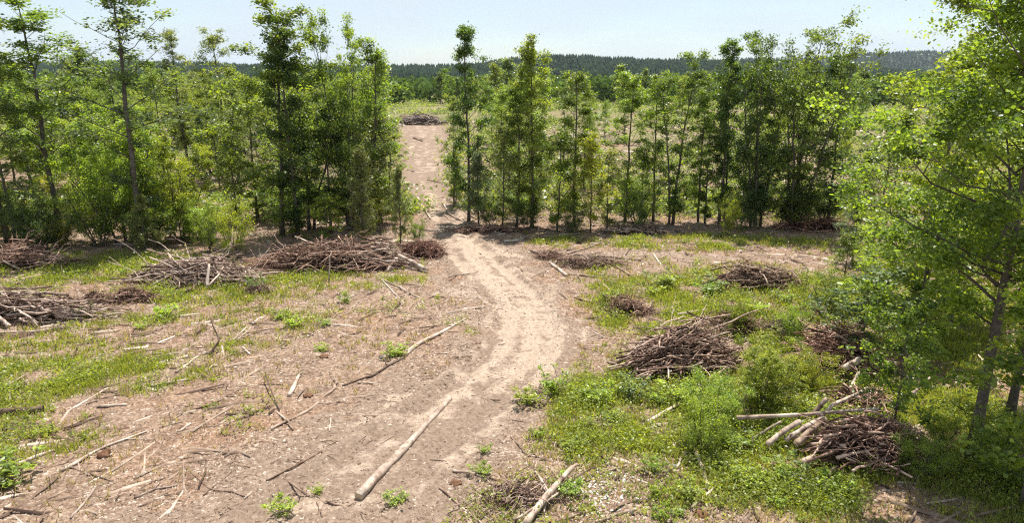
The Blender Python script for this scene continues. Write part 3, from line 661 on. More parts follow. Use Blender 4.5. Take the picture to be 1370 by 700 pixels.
PIECES = [
 (L_, [(480,668,.0),(540,604,.0),(602,534,.0)], .115, .07, PALE, 'long straight pale log lying in the middle of the near bare ground', 0, 1),
 (L_, [(541,478),(562,461),(592,446),(622,427)], .085, .04, PALE, 'crooked pale weathered log left of the sandy bend', 1, 1),
 (B_, [(458,517),(500,503),(540,481)], .03, .05, DK, 'dark thin branch touching the lower end of the crooked log', 1, 0),
 (Q_, [(10,631),(40,617),(72,604)], .055, .04, PALE, 'short thick pale pole in the lower left corner', 0, 1),
 (Q_, [(82,634),(130,605),(198,577)], .05, .022, PALE, 'long thin pale pole beside the rusty stump', 1, 0),
 (B_, [(95,629),(125,636),(150,646)], .03, .02, BRN, 'dark twisted branch below the long thin pale pole', 1, 0),
 (S_, [(95,696),(115,672),(127,656)], .03, .03, GRY, 'grey curved stick near the bottom left edge', 0, 0),
 (S_, [(180,667),(207,656),(238,650)], .035, .02, GRY, 'split grey stick lying on wood chips right of the grey curved one', 2, 0),
 (B_, [(250,628),(280,655),(332,661)], .022, .014, BRN, 'thin curved twig with an upward bend on the bare mulch', 1, 0),
 (S_, [(272,664),(310,632)], .016, .012, BRN, 'thin straight stick crossing the curved twig', 0, 0),
 (S_, [(238,580),(255,567)], .035, .03, PALE, 'very short pale stick right of the long thin pole', 0, 0),
 (Q_, [(202,517),(252,511)], .05, .04, PALE, 'short flat whitish pole at the lower edge of the left grass', 0, 0),
 (B_, [(116,543),(160,529)], .035, .025, BRN, 'brown branch end below the brightest left grass patch', 1, 0),
 (S_, [(130,546),(170,543)], .045, .03, PALE, 'whitish chunk of wood just under the brown branch end', 0, 0),
 (L_, [(-5,556),(30,553),(58,550)], .11, .09, DK, 'dark log at the left edge half sunk in soil', 0, 0),
 (Q_, [(4,521),(37,503)], .04, .03, TAN, 'tan pole on grass at the left edge above the dark log', 0, 0),
 (B_, [(248,553),(282,543),(320,524)], .035, .02, BRN, 'forked brown branch on chips in the left middle', 2, 0),
 (B_, [(205,479),(255,472)], .025, .018, GRY, 'grey branch on the grass below the left snag', 1, 0),
 (S_, [(113,456),(140,450)], .03, .02, PALE, 'small whitish stick on bare soil right of the leftmost pole pile', 0, 0),
 (S_, [(225,453),(270,446)], .025, .02, TAN, 'slim tan stick lying just left of the upright snag', 0, 0),
 (B_, [(280,476,0),(294,457,.35),(281,424,1.05)], .045, .02, DK, 'dark bent upright snag sticking out of the ground on the left', 0, 0),
 (S_, [(310,458,.02),(330,437,.25)], .028, .02, PALE, 'left of two parallel leaning sticks beside the dark snag', 0, 0),
 (S_, [(317,457,.02),(336,438,.25)], .028, .02, PALE, 'right of two parallel leaning sticks beside the dark snag', 0, 0),
 (B_, [(195,482),(240,473),(278,470)], .03, .02, PALE, 'pale branch left of the snag foot', 1, 0),
 (B_, [(236,500),(262,480),(275,470)], .04, .02, PALE, 'forked whitish branch at the foot of the dark snag', 3, 0),
 (B_, [(275,500),(300,478),(335,470)], .03, .018, TAN, 'long tan branch under the dark snag', 2, 0),
 (S_, [(325,467),(335,475)], .035, .03, PALE, 'stubby whitish stick right of the snag foot', 0, 0),
 (B_, [(330,446),(360,442),(385,440)], .02, .015, BRN, 'slim brown branch right of the two leaning sticks', 0, 0),
 (Q_, [(440,382,0),(441,343,1.35)], .035, .022, PALE, 'thin pale pole standing upright in front of the long brush pile', 0, 0),
 (L_, [(533,344,.55),(553,354,.25),(572,364,.05)], .10, .10, PALE, 'thick pale log sliding off the right end of the long brush pile', 0, 1),
 (L_, [(532,348,.3),(552,358,.1),(571,366,0)], .08, .07, TAN, 'tan log lying tight under the thick pale log', 0, 1),
 (Q_, [(517,365,0),(530,346,.45)], .06, .05, PALE, 'short pole leaning against the right end of the long brush pile', 0, 1),
 (Q_, [(508,374),(530,384),(560,400)], .035, .03, PALE, 'longer of two pale poles forming a V below the long brush pile', 0, 0),
 (Q_, [(510,375),(537,403)], .03, .02, PALE, 'shorter of two pale poles forming a V below the long brush pile', 0, 0),
 (B_, [(472,413),(478,405)], .025, .015, PALE, 'tiny upright whitish branch left of the V of poles', 0, 0),
 (B_, [(480,429),(498,420),(506,418)], .03, .02, BRN, 'brown branch on mulch above the crooked log', 1, 0),
 (B_, [(412,452),(430,441)], .022, .016, TAN, 'curved tan branch in the middle left clearing', 1, 0),
 (B_, [(455,452),(485,444)], .022, .016, BRN, 'low brown branch left of the crooked log', 0, 0),
 (B_, [(322,452),(350,444),(388,439)], .025, .015, TAN, 'low tan branch across the sparse middle grass', 0, 0),
 (B_, [(363,576),(412,551),(447,521),(450,512)], .035, .05, TAN, 'long tan branch with hooked end on the mulch', 1, 0),
 (B_, [(387,532),(399,505),(404,500)], .07, .025, PALE, 'stout pale branch stub with split side pieces', 2, 0),
 (S_, [(355,500,.25),(374,551,.02)], .018, .014, DK, 'thin dark stick leaning left of the stout branch stub', 0, 0),
 (B_, [(431,606),(408,616),(356,641)], .045, .02, BRN, 'brown brittle branch left of the long straight log', 2, 0),
 (B_, [(380,644),(412,664),(437,674)], .028, .022, BRN, 'curved branch with many twigs left of the log butt', 4, 0),
 (B_, [(300,658),(332,663)], .022, .02, BRN, 'dark stick end lying left of the twiggy curved branch', 0, 0),
 (B_, [(435,672),(490,684)], .02, .016, BRN, 'thin brown branch under the butt of the long straight log', 2, 0),
 (B_, [(440,594),(452,590)], .02, .016, TAN, 'small tan twig beside the brittle branch', 0, 0),
 (S_, [(441,578),(443,560)], .02, .02, PALE, 'small whitish stick right of the hooked branch', 0, 0),
 (B_, [(606,632),(630,633),(646,641)], .035, .02, PALE, 'pale curved branch right of the long straight log', 0, 0),
 (B_, [(588,655),(620,680),(645,703)], .026, .02, TAN, 'bent tan branch at the bottom edge below the pale curved one', 2, 0),
 (L_, [(702,706,0),(735,664,.18),(766,627,.3)], .08, .055, PALE, 'thick forked pale branch rising left of the white ash patch', 0, 1),
 (B_, [(752,640,.2),(772,622,.3)], .05, .03, TAN, 'short side limb crossing the top of the thick forked branch', 0, 0),
 (Q_, [(688,698,.05),(730,672,.2),(782,640,.12)], .028, .02, PALE, 'thin long pole laid across the thick forked branch', 0, 0),
 (B_, [(716,634,.1),(735,660,.1),(728,690,0)], .03, .02, PALE, 'crooked pale branch under the thick forked branch', 2, 0),
 (B_, [(713,634,.1),(703,655,.1),(690,700,0)], .03, .02, TAN, 'slim tan branch left of the thick forked branch', 3, 0),
 (B_, [(700,655),(717,680)], .026, .018, PALE, 'short pale cross branch between the tan and crooked branches', 0, 0),
 (B_, [(735,628),(748,646)], .035, .025, TAN, 'stub branch leaning on the top of the thick forked branch', 0, 0),
 (B_, [(680,640),(700,628),(722,620)], .02, .014, TAN, 'thin arched branch left of the forked branch tip', 2, 0),
 (B_, [(708,611),(725,614),(738,619)], .026, .018, TAN, 'curved branch end at the edge of the weeds above the fork', 0, 0),
 (B_, [(620,631),(648,641),(660,652)], .02, .016, TAN, 'wavy thin branch far left of the forked branch', 1, 0),
 (Q_, [(798,702),(825,692),(853,682)], .04, .03, PALE, 'pale pole at the bottom edge right of the ash patch', 0, 1),
 (S_, [(745,700),(790,685)], .03, .02, TAN, 'tan stick along the bottom edge below the ash patch', 1, 0),
 (Q_, [(930,603,.1),(938,628,.03),(946,652,0)], .05, .055, PALE, 'stubby whitish pole under the fresh green shrub', 0, 1),
 (B_, [(905,628),(914,612),(922,603)], .035, .025, PALE, 'twisted whitish branch left of the stubby whitish pole', 2, 0),
 (B_, [(893,643),(918,638)], .025, .018, PALE, 'small pale branch below the twisted whitish one', 0, 0),
 (B_, [(792,637),(838,626)], .028, .018, GRY, 'grey branch above the white ash patch', 3, 0),
 (S_, [(888,652),(906,660)], .03, .03, DK, 'dark short stick in shade left of the two low plants', 0, 0),
 (Q_, [(710,337,.05),(734,343,.02)], .08, .06, PALE, 'short thick pole at the left of the mid brush scatter', 0, 1),
 (Q_, [(736,353),(758,370)], .085, .075, PALE, 'thick pale pole at the front of the mid brush scatter', 0, 1),
 (Q_, [(744,358),(748,353)], .05, .04, PALE, 'tiny pole stub across the thick front pole', 0, 0),
 (Q_, [(759,341,.05),(782,334,.3),(806,325,.5)], .05, .04, TAN, 'raised long pole at the back of the mid brush scatter', 0, 0),
 (Q_, [(768,342),(815,344),(858,350)], .05, .03, GRY, 'long low grey pole through the mid brush scatter', 1, 0),
 (Q_, [(758,367),(810,374),(868,379)], .045, .025, TAN, 'longest pole along the front of the mid brush scatter', 1, 0),
 (Q_, [(785,347),(799,352)], .06, .05, PALE, 'short pale pole in the centre of the mid brush scatter', 0, 0),
 (Q_, [(821,355),(835,364),(848,371)], .05, .04, TAN, 'slanting pole at the right of the mid brush scatter', 1, 0),
 (B_, [(803,368),(828,368)], .025, .02, TAN, 'thin level branch inside the mid brush scatter', 0, 0),
 (B_, [(768,400),(800,408),(846,421)], .05, .03, BRN, 'strand of brown branches on the grass edge left of the fanned pile', 5, 0),
 (B_, [(775,405),(800,428)], .03, .02, PALE, 'pale branch crossing the strand of brown branches', 1, 0),
 (B_, [(795,445),(810,453)], .03, .02, PALE, 'short pale branch on the grass left of the fanned pile', 0, 0),
 (L_, [(856,298,.1),(867,308,.05)], .072, .065, PALE, 'short whitish log lying before the gap of the right row', 0, 1),
 (Q_, [(842,305),(874,305)], .06, .05, TAN, 'pole lying level under the short whitish log', 1, 0),
 (Q_, [(902,371),(936,377)], .06, .05, BRN, 'brown pole lying in tall grass left of the rear right pile', 3, 0),
 (Q_, [(559,264),(567,278),(576,293)], .09, .06, PALE, 'long pale pole along the far track left side', 0, 0),
 (Q_, [(569,268),(579,279)], .07, .05, TAN, 'shorter pole on the far track beside the long one', 0, 0),
 (Q_, [(592,272),(600,286),(632,304)], .07, .05, PALE, 'pale pole reaching from the far track into the tree shade', 1, 0),
 (B_, [(595,288),(604,297)], .06, .03, TAN, 'forked branch in the shade beside the far track', 2, 0),
 (B_, [(553,185),(565,189)], .12, .08, BRN, 'dark branch lying across the far clearing', 2, 0),
 (B_, [(866,443,0),(868,420,.5),(874,402,1.0)], .03, .015, TAN, 'thin bare branch standing up behind the fanned stick pile', 0, 0),
 (L_, [(986,562,.55),(1055,557,.75),(1175,548,.9)], .06, .04, PALE, 'longest pale log laid across the top of the log pile', 0, 1),
 (L_, [(1026,598,.2),(1048,581,.4),(1070,567,.6)], .072, .065, PALE, 'leftmost thick sawn log leaning on the log pile', 0, 1),
 (L_, [(1050,593,.2),(1075,577,.45),(1102,563,.65)], .072, .065, PALE, 'middle thick sawn log leaning on the log pile', 0, 1),
 (L_, [(1064,600,.2),(1083,581,.45),(1104,563,.7)], .08, .07, TAN, 'rightmost thick sawn log leaning on the log pile', 0, 1),
 (Q_, [(998,595,0),(1020,580,.2),(1045,565,.5)], .045, .03, GRY, 'thin grey pole at the left foot of the log pile', 0, 0),
 (Q_, [(1098,560,.7),(1120,542,.9),(1160,520,1.0)], .06, .04, PALE, 'pale pole slanting up right from the top of the log pile', 1, 0),
 (Q_, [(1075,606,.05),(1100,590,.2)], .06, .05, TAN, 'short tan pole at the front of the log pile', 0, 1),
 (Q_, [(1100,568,.6),(1125,590,.4),(1146,617,.1)], .04, .03, GRY, 'grey pole hanging down the front of the log pile', 0, 0),
 (Q_, [(1088,557,.6),(1106,538,1.0)], .07, .06, TAN, 'stub pole sticking up behind the longest pale log', 0, 1),
 (L_, [(1070,622,.03),(1090,618,.05)], .1, .1, PALE, 'short pale log chunk at the front foot of the log pile', 0, 1),
 (Q_, [(1088,455,.55),(1110,475,.35),(1126,505,.05)], .06, .05, PALE, 'long pale pole down the left face of the reddish stick pile', 0, 0),
 (Q_, [(1064,472,0),(1095,476,.05)], .05, .04, TAN, 'level reddish pole at the left foot of the reddish stick pile', 1, 0),
 (L_, [(1128,497,.35),(1150,484,.6)], .11, .1, PALE, 'sawn log end at the lower right of the reddish stick pile', 0, 1),
 (Q_, [(1133,545,.1),(1140,515,.3),(1150,500,.5)], .05, .03, PALE, 'pale pole between the reddish stick pile and the log pile', 1, 0),
 (Q_, [(816,488,0),(845,474,.3),(862,452,.6)], .05, .03, PALE, 'pale pole at the left tip of the fanned stick pile', 1, 0),
 (L_, [(858,457,.55),(880,455,.6)], .12, .11, TAN, 'stubby log on the left top of the fanned stick pile', 0, 1),
 (L_, [(880,484,.2),(908,474,.4),(930,468,.5)], .1, .08, PALE, 'flat pale log at the front of the fanned stick pile', 0, 1),
 (Q_, [(872,475,.5),(905,467,.5)], .08, .06, TAN, 'tan pole above the flat pale log on the fanned pile', 0, 0),
 (Q_, [(905,465,.5),(960,438,.9),(1015,416,1.0)], .05, .03, TAN, 'longest pole sweeping up right over the fanned stick pile', 0, 0),
 (Q_, [(878,458,.5),(925,430,.9),(978,421,1.0)], .045, .03, TAN, 'arched pole along the crest of the fanned stick pile', 0, 0),
 (Q_, [(881,495,0),(891,487,.1)], .05, .05, PALE, 'short whitish pole under the front of the fanned stick pile', 0, 0),
 (Q_, [(921,482,.15),(930,496,0)], .04, .03, PALE, 'thin whitish pole propped at the right front of the fanned pile', 1, 0),
 (Q_, [(900,462,.5),(940,452,.5)], .045, .03, PALE, 'curved whitish pole in the middle of the fanned stick pile', 0, 0),
 (Q_, [(-10,394,.85),(40,392,.85),(92,396,.75)], .07, .05, PALE, 'topmost long pale pole on the leftmost front pole pile', 0, 0),
 (Q_, [(-10,404,.6),(45,404,.6),(90,404,.55)], .07, .055, PALE, 'second pale pole from the top of the leftmost front pole pile', 0, 1),
 (Q_, [(-8,386,.9),(30,388,.9),(70,384,.85)], .05, .04, BRN, 'brown pole along the crest of the leftmost front pole pile', 1, 0),
 (Q_, [(-8,417,.3),(40,418,.3),(85,412,.4)], .06, .05, TAN, 'lowest long tan pole of the leftmost front pole pile', 0, 1),
 (Q_, [(30,434,0),(60,424,.2),(90,412,.45)], .05, .04, PALE, 'pole leaning up to the right end of the leftmost front pile', 0, 0),
 (Q_, [(-4,425,.3),(13,438,.05)], .08, .07, PALE, 'thick whitish pole end at the left edge foot of the pile', 0, 1),
 (Q_, [(118,397,.1),(145,394,.1)], .05, .04, TAN, 'tan pole right of the leftmost front pole pile', 0, 0),
 (Q_, [(-5,447),(40,445),(95,440)], .05, .04, GRY, 'grey pole on the ground in front of the leftmost pole pile', 1, 0),
 (Q_, [(277,388,0),(280,355,.95)], .085, .05, PALE, 'upright whitish pole standing against the tangled pole pile', 0, 1),
 (Q_, [(197,335,.95),(225,342,.9),(262,348,.8)], .045, .035, TAN, 'tan pole along the top left of the tangled pole pile', 1, 0),
 (Q_, [(215,351,.8),(270,350,.9),(325,352,.7)], .045, .035, PALE, 'pale pole along the crest of the tangled pole pile', 0, 0),
 (Q_, [(240,373,.25),(290,380,.1),(318,384,0)], .05, .04, PALE, 'pale pole at the front foot of the tangled pole pile', 0, 0),
 (Q_, [(238,360,.55),(255,373,.25)], .04, .035, PALE, 'short pale pole slanting down the left of the tangled pile', 0, 0),
 (Q_, [(252,355,.7),(263,374,.2)], .045, .035, PALE, 'pale pole slanting down the middle of the tangled pile', 0, 0),
 (Q_, [(284,366,.5),(310,374,.3),(334,378,.1)], .045, .03, PALE, 'pale pole at the lower right of the tangled pile', 0, 0),
 (Q_, [(300,370,.4),(344,371,.25)], .04, .03, TAN, 'tan pole jutting out right of the tangled pile', 0, 0),
 (B_, [(287,356,.7),(305,340,1.1),(311,322,1.7)], .03, .012, PALE, 'thin hooked branch curling up from the tangled pile', 0, 0),
 (B_, [(228,338,.8),(213,325,1.1),(198,320,1.3)], .025, .012, PALE, 'thin branch pointing up left behind the tangled pile', 0, 0),
 (Q_, [(395,317,1.1),(430,330,.95),(470,345,.7)], .045, .03, PALE, 'long thin pole reaching over the red-brown part of the long pile', 0, 0),
 (Q_, [(455,338,.8),(490,330,.95),(516,328,.95)], .06, .05, GRY, 'grey pole on the right crest of the long brush pile', 0, 0),
 (Q_, [(465,345,.7),(495,337,.8),(518,334,.8)], .06, .05, PALE, 'pale pole below the grey one on the long brush pile', 0, 1),
 (Q_, [(470,342,.6),(492,354,.3)], .05, .04, PALE, 'pale pole slanting down the front of the long brush pile', 0, 0),
 (Q_, [(480,348,.5),(510,350,.4),(535,352,.3)], .06, .05, GRY, 'grey pole along the middle front of the long brush pile', 1, 0),
 (Q_, [(455,358,.2),(480,362,.05)], .05, .04, TAN, 'tan pole at the front foot of the long brush pile', 0, 0),
 (Q_, [(1000,368,.5),(1022,360,.7),(1040,366,.6)], .06, .04, GRY, 'grey pole on top of the rear right brush pile', 1, 0),
 (Q_, [(975,378,.2),(1000,372,.4)], .05, .04, PALE, 'pale pole at the left of the rear right brush pile', 0, 0),
 (Q_, [(4,350,.6),(28,362,.1)], .05, .035, PALE, 'pale pole slanting down the rear left brush pile', 0, 0),
 (Q_, [(60,346,.4),(61,360,0)], .06, .05, GRY, 'stub pole at the right end of the rear left brush pile', 0, 0),
 (Q_, [(1205,540,.1),(1225,525,.3),(1245,505,.4)], .06, .05, PALE, 'pale pole lying in leaves right of the log pile', 0, 0),
]
for i, (nm, pts, r0, r1, tone, lab, forks, cut) in enumerate(PIECES):
    wood_piece(nm, pts, r0, r1, tone, lab, nm, None, forks, bool(cut), i)

# ------------------------------------------------------------------ brush piles: tangled heaps
def pile(cx, cy, w, d, h, n, ang, spread, lr, rr, color, label, twigs=300, leaf=0, seed=0, rot=0.0, name='brush_pile', fan=0):
    rng = np.random.default_rng(seed); c = G(cx, cy); g = Geo(); ca, sa = math.cos(rot), math.sin(rot)
    def place(u, v): return np.array([u*ca-v*sa, u*sa+v*ca])
    ox, oy = rng.random(2)*50
    def surf(u, v):
        e = max(0, 1-(2*u/w)**2-(2*v/d)**2)**.6
        return h*e*(.35+1.35*float(vnoise(np.array(u*1.1+ox), np.array(v*1.1+oy))))
    # solid filler core; its dark tint paints the shade deep in the heap
    m, k = 9, 20; V = []
    for i in range(m):
        for j in range(k):
            r = i/(m-1); a = j*2*PI/k; u = math.cos(a)*r*w*.36; v = math.sin(a)*r*d*.36
            q = place(u, v); V.append((q[0], q[1], surf(u, v)*rng.uniform(.2, .5)-.05*(i == m-1)))
    F = [[i*k+j, i*k+(j+1) % k, (i+1)*k+(j+1) % k, (i+1)*k+j] for i in range(m-1) for j in range(k)]
    g.add(np.array(V), np.array(F), .06)
    for i in range(n):
        rad = math.sqrt(rng.random())*1.0; a = rng.uniform(0, 2*PI); u = math.cos(a)*rad*w/2; v = math.sin(a)*rad*d/2
        hh = surf(u, v); z = hh*rng.uniform(.45, 1.08)+.03; q = place(u, v)
        wild = rng.random() < .4
        th = ang+rng.normal(0, spread*(2.2 if wild else .85))+(fan*(v/d) if fan else 0)
        L = rng.uniform(*lr)*(.75 if wild else 1); slope = rng.normal(0, .3 if wild else .1)
        dd = np.array([math.cos(th), math.sin(th), slope])*L/2; o = np.array([q[0], q[1], z])
        p0 = o-dd; p1 = o+dd
        for p in (p0, p1):
            uu = p[0]*ca+p[1]*sa; vv = -p[0]*sa+p[1]*ca
            p[2] = max(.03, min(p[2], surf(uu, vv)+(.8 if wild else .35)*h*rng.random()+.12))
        r0 = rng.uniform(*rr); pts = bent(p0, p1, 6, .035, rng); pts[:, 2] = np.maximum(pts[:, 2], .02)
        tn = np.clip(rng.normal(.55, .27), 0, 1)
        g.add(*tube(pts, np.linspace(r0, r0*rng.uniform(.3, .7), 6), 5), tint=tn)
        for fk in range(rng.integers(0, 3)):
            b0 = pts[rng.integers(2, 5)]; sdv = (pts[5]-pts[0])/L*.7+sphere_dirs(1, rng)[0]*.6; b1 = b0+sdv*L*rng.uniform(.12, .35); b1[2] = max(.02, b1[2])
            g.add(*tube(bent(b0, b1, 4, .06, rng), np.linspace(r0*.5, .006, 4), 4, False), tint=tn)
    for i in range(n//9):
        a = rng.uniform(0, 2*PI); rad = rng.uniform(.2, 1.0); u = math.cos(a)*rad*w/2; v = math.sin(a)*rad*d/2; q = place(u, v); L = rng.uniform(.7, 1.25)*lr[1]*.55
        th = (ang if rng.random() < .5 else ang+PI)+rng.normal(0, .7); el = rng.uniform(.1, .75); o = np.array([q[0], q[1], surf(u, v)*.6+.05])
        e = o+np.array([math.cos(th)*math.cos(el), math.sin(th)*math.cos(el), math.sin(el)])*L; pts = bent(o, e, 6, .05, rng); r0 = rng.uniform(rr[0]*.6, rr[1]*.6); tn = np.clip(rng.normal(.6, .2), 0, 1)
        g.add(*tube(pts, np.linspace(r0, .006, 6), 5), tint=tn)
        for fk in range(rng.integers(1, 4)):
            b0 = pts[rng.integers(2, 5)]; sdv = (e-o)/L*.7+sphere_dirs(1, rng)[0]*.6
            g.add(*tube(bent(b0, b0+sdv*L*rng.uniform(.15, .4), 4, .06, rng), np.linspace(r0*.5, .005, 4), 4, False), tint=tn)
    for i in range(twigs):
        rad = math.sqrt(rng.random())*1.08; a = rng.uniform(0, 2*PI); u = math.cos(a)*rad*w/2; v = math.sin(a)*rad*d/2
        q = place(u, v); z = surf(u, v)*rng.uniform(.6, 1.05)+.03
        dr = sphere_dirs(1, rng)[0]*np.array([1, 1, .55]); L = rng.uniform(.3, .9)
        p1 = np.array([q[0], q[1], z])+dr*L; p1[2] = max(.02, p1[2])
        g.add(*tube(bent((q[0], q[1], z), p1, 4, .06, rng), [.012, .01, .008, .005], 3, False), tint=np.clip(rng.normal(.4, .2), 0, 1))
    if leaf:
        rad = np.sqrt(rng.random(leaf)); a = rng.uniform(0, 2*PI, leaf); u = np.cos(a)*rad*w/2*1.05; v = np.sin(a)*rad*d/2*1.05
        z = np.array([surf(x, y) for x, y in zip(u, v)])*rng.uniform(.5, 1.02, leaf)+.03
        Q = np.stack([u*ca-v*sa, u*sa+v*ca, z], 1); V, F = leaves(Q, rng.uniform(.08, .2, leaf), rng, .1, .3)
        g.add(V, F, np.repeat(np.clip(rng.normal(.3, .15, leaf), 0, 1), 4))
    me = g.mesh(name, M_BRUSH); 
    o = link(name, me); o.location = c; o.color = (*color, 1); return tag(o, label, 'brush pile')
GB = (.95, .84, .77); RB = (.92, .72, .62); DB = (.75, .62, .54)
pile(48, 424, 4.8, 1.9, .9, 130, .05, .2, (1.2, 3.6), (.022, .055), GB, 'dark heap of long level poles at the left edge, the front one', 260, 200, 1)
pile(28, 356, 5.4, 2.0, .95, 90, .1, .5, (1, 3), (.02, .045), RB, 'reddish brush heap at the left edge under the trees, behind the grass', 380, 700, 2)
pile(266, 376, 5.4, 2.2, .9, 190, -.12, .42, (1.2, 3.8), (.018, .045), GB, 'tangled grey pole heap with an upright whitish pole, below the wide bright bush', 300, 150, 3)
pile(432, 358, 6.6, 2.4, 1.2, 210, -.06, .5, (1, 3.2), (.015, .04), RB, 'long red-brown brush heap left of the track with pale poles at its right end', 700, 1300, 4)
pile(495, 354, 3.4, 1.8, 1.0, 80, .0, .3, (1.2, 3), (.025, .06), GB, 'grey pole heap joined to the right end of the long red-brown heap', 160, 100, 14)
pile(566, 342, 2.3, 1.4, .7, 70, .3, .9, (.5, 1.4), (.012, .025), (.82, .56, .48), 'small dark red twig heap beside the track under the lone slim cedar', 420, 600, 5)
pile(1014, 382, 3.4, 1.9, 1.15, 120, .25, .6, (.8, 2.4), (.015, .045), DB, 'pointed grey-brown brush heap alone in the grass by the side track', 360, 300, 6)
pile(915, 490, 3.4, 2.2, 1.15, 230, .62, .28, (1.2, 2.9), (.015, .042), (1.0, .84, .77), 'fan-shaped heap of bare sticks sweeping up to the right amid grass', 260, 200, 7, .35, fan=.5)
pile(985, 440, 2.0, 1.4, .9, 70, .5, .6, (.6, 1.6), (.012, .03), RB, 'brown leafy brush heap behind the right end of the fan-shaped heap', 300, 700, 17)
pile(1050, 447, 1.2, 1.0, .65, 60, .2, 1.2, (.4, .9), (.012, .025), (.8, .72, .72), 'small rounded grey twig ball between the fan-shaped and reddish heaps', 340, 100, 8)
pile(1118, 490, 2.2, 2.2, 1.2, 170, -1.0, .35, (.9, 2.2), (.014, .032), (1.0, .72, .64), 'steep heap of reddish sticks left of the silvery sapling', 300, 200, 9)
pile(1153, 608, 2.3, 1.7, .85, 150, .15, .6, (.7, 2.0), (.015, .045), (.95, .75, .66), 'log and brush heap with sawn logs leaning on its left side', 420, 400, 10)
pile(1150, 545, 1.5, 1.3, .8, 80, .8, .6, (.6, 1.5), (.015, .04), RB, 'low reddish debris heap linking the reddish sticks to the log heap', 240, 300, 11)
pile(843, 418, 1.7, 1.0, .5, 40, .1, .8, (.4, 1.2), (.01, .025), RB, 'low wispy twig heap in the grass behind the fan-shaped heap', 320, 250, 12)
pile(560, 166, 9.5, 4.0, 1.5, 200, .1, .8, (1.2, 3.5), (.03, .07), (.75, .72, .74), 'grey brush heap at the far end of the track', 500, 0, 13)
pile(165, 402, 3.2, 1.1, .4, 40, .1, .6, (.5, 1.6), (.012, .03), RB, 'low brown heap of dead leaves right of the front pole heap', 260, 700, 15)
pile(345, 392, 1.0, .6, .25, 14, .2, .5, (.4, 1.0), (.01, .02), DB, 'thin scatter of grey twigs behind the dark little shrub on the left grass', 130, 60, 16)
pile(785, 355, 3.4, 1.6, .3, 40, .1, .6, (.6, 1.8), (.012, .03), DB, 'flattened scatter heap of twigs in the fork of the two tracks', 300, 300, 18)
pile(693, 668, 1.5, 1.1, .16, 26, .9, .7, (.4, 1.3), (.007, .018), GB, 'sparse grey twig tangle under the thin branches left of the thick forked branch', 120, 40, 24)
pile(735, 345, 1.3, .9, .3, 20, .3, .9, (.4, 1.0), (.01, .02), RB, 'small reddish twig heap at the left of the mid brush scatter', 200, 150, 19)
pile(860, 312, 4.2, 1.2, .5, 40, .05, .5, (.8, 2.4), (.02, .04), GB, 'pale low brush heap before the gap in the right row of trees', 160, 50, 20)
pile(1085, 306, 4.5, 2.0, .8, 60, .2, .7, (.6, 2), (.012, .03), (.95, .62, .52), 'dead brown brush at the right foot of the grove', 350, 700, 22)
pile(650, 310, 4.5, 1.0, .4, 40, .1, .6, (.6, 2), (.012, .03), RB, 'low brown brush along the shaded foot of the row by the track', 260, 250, 23)

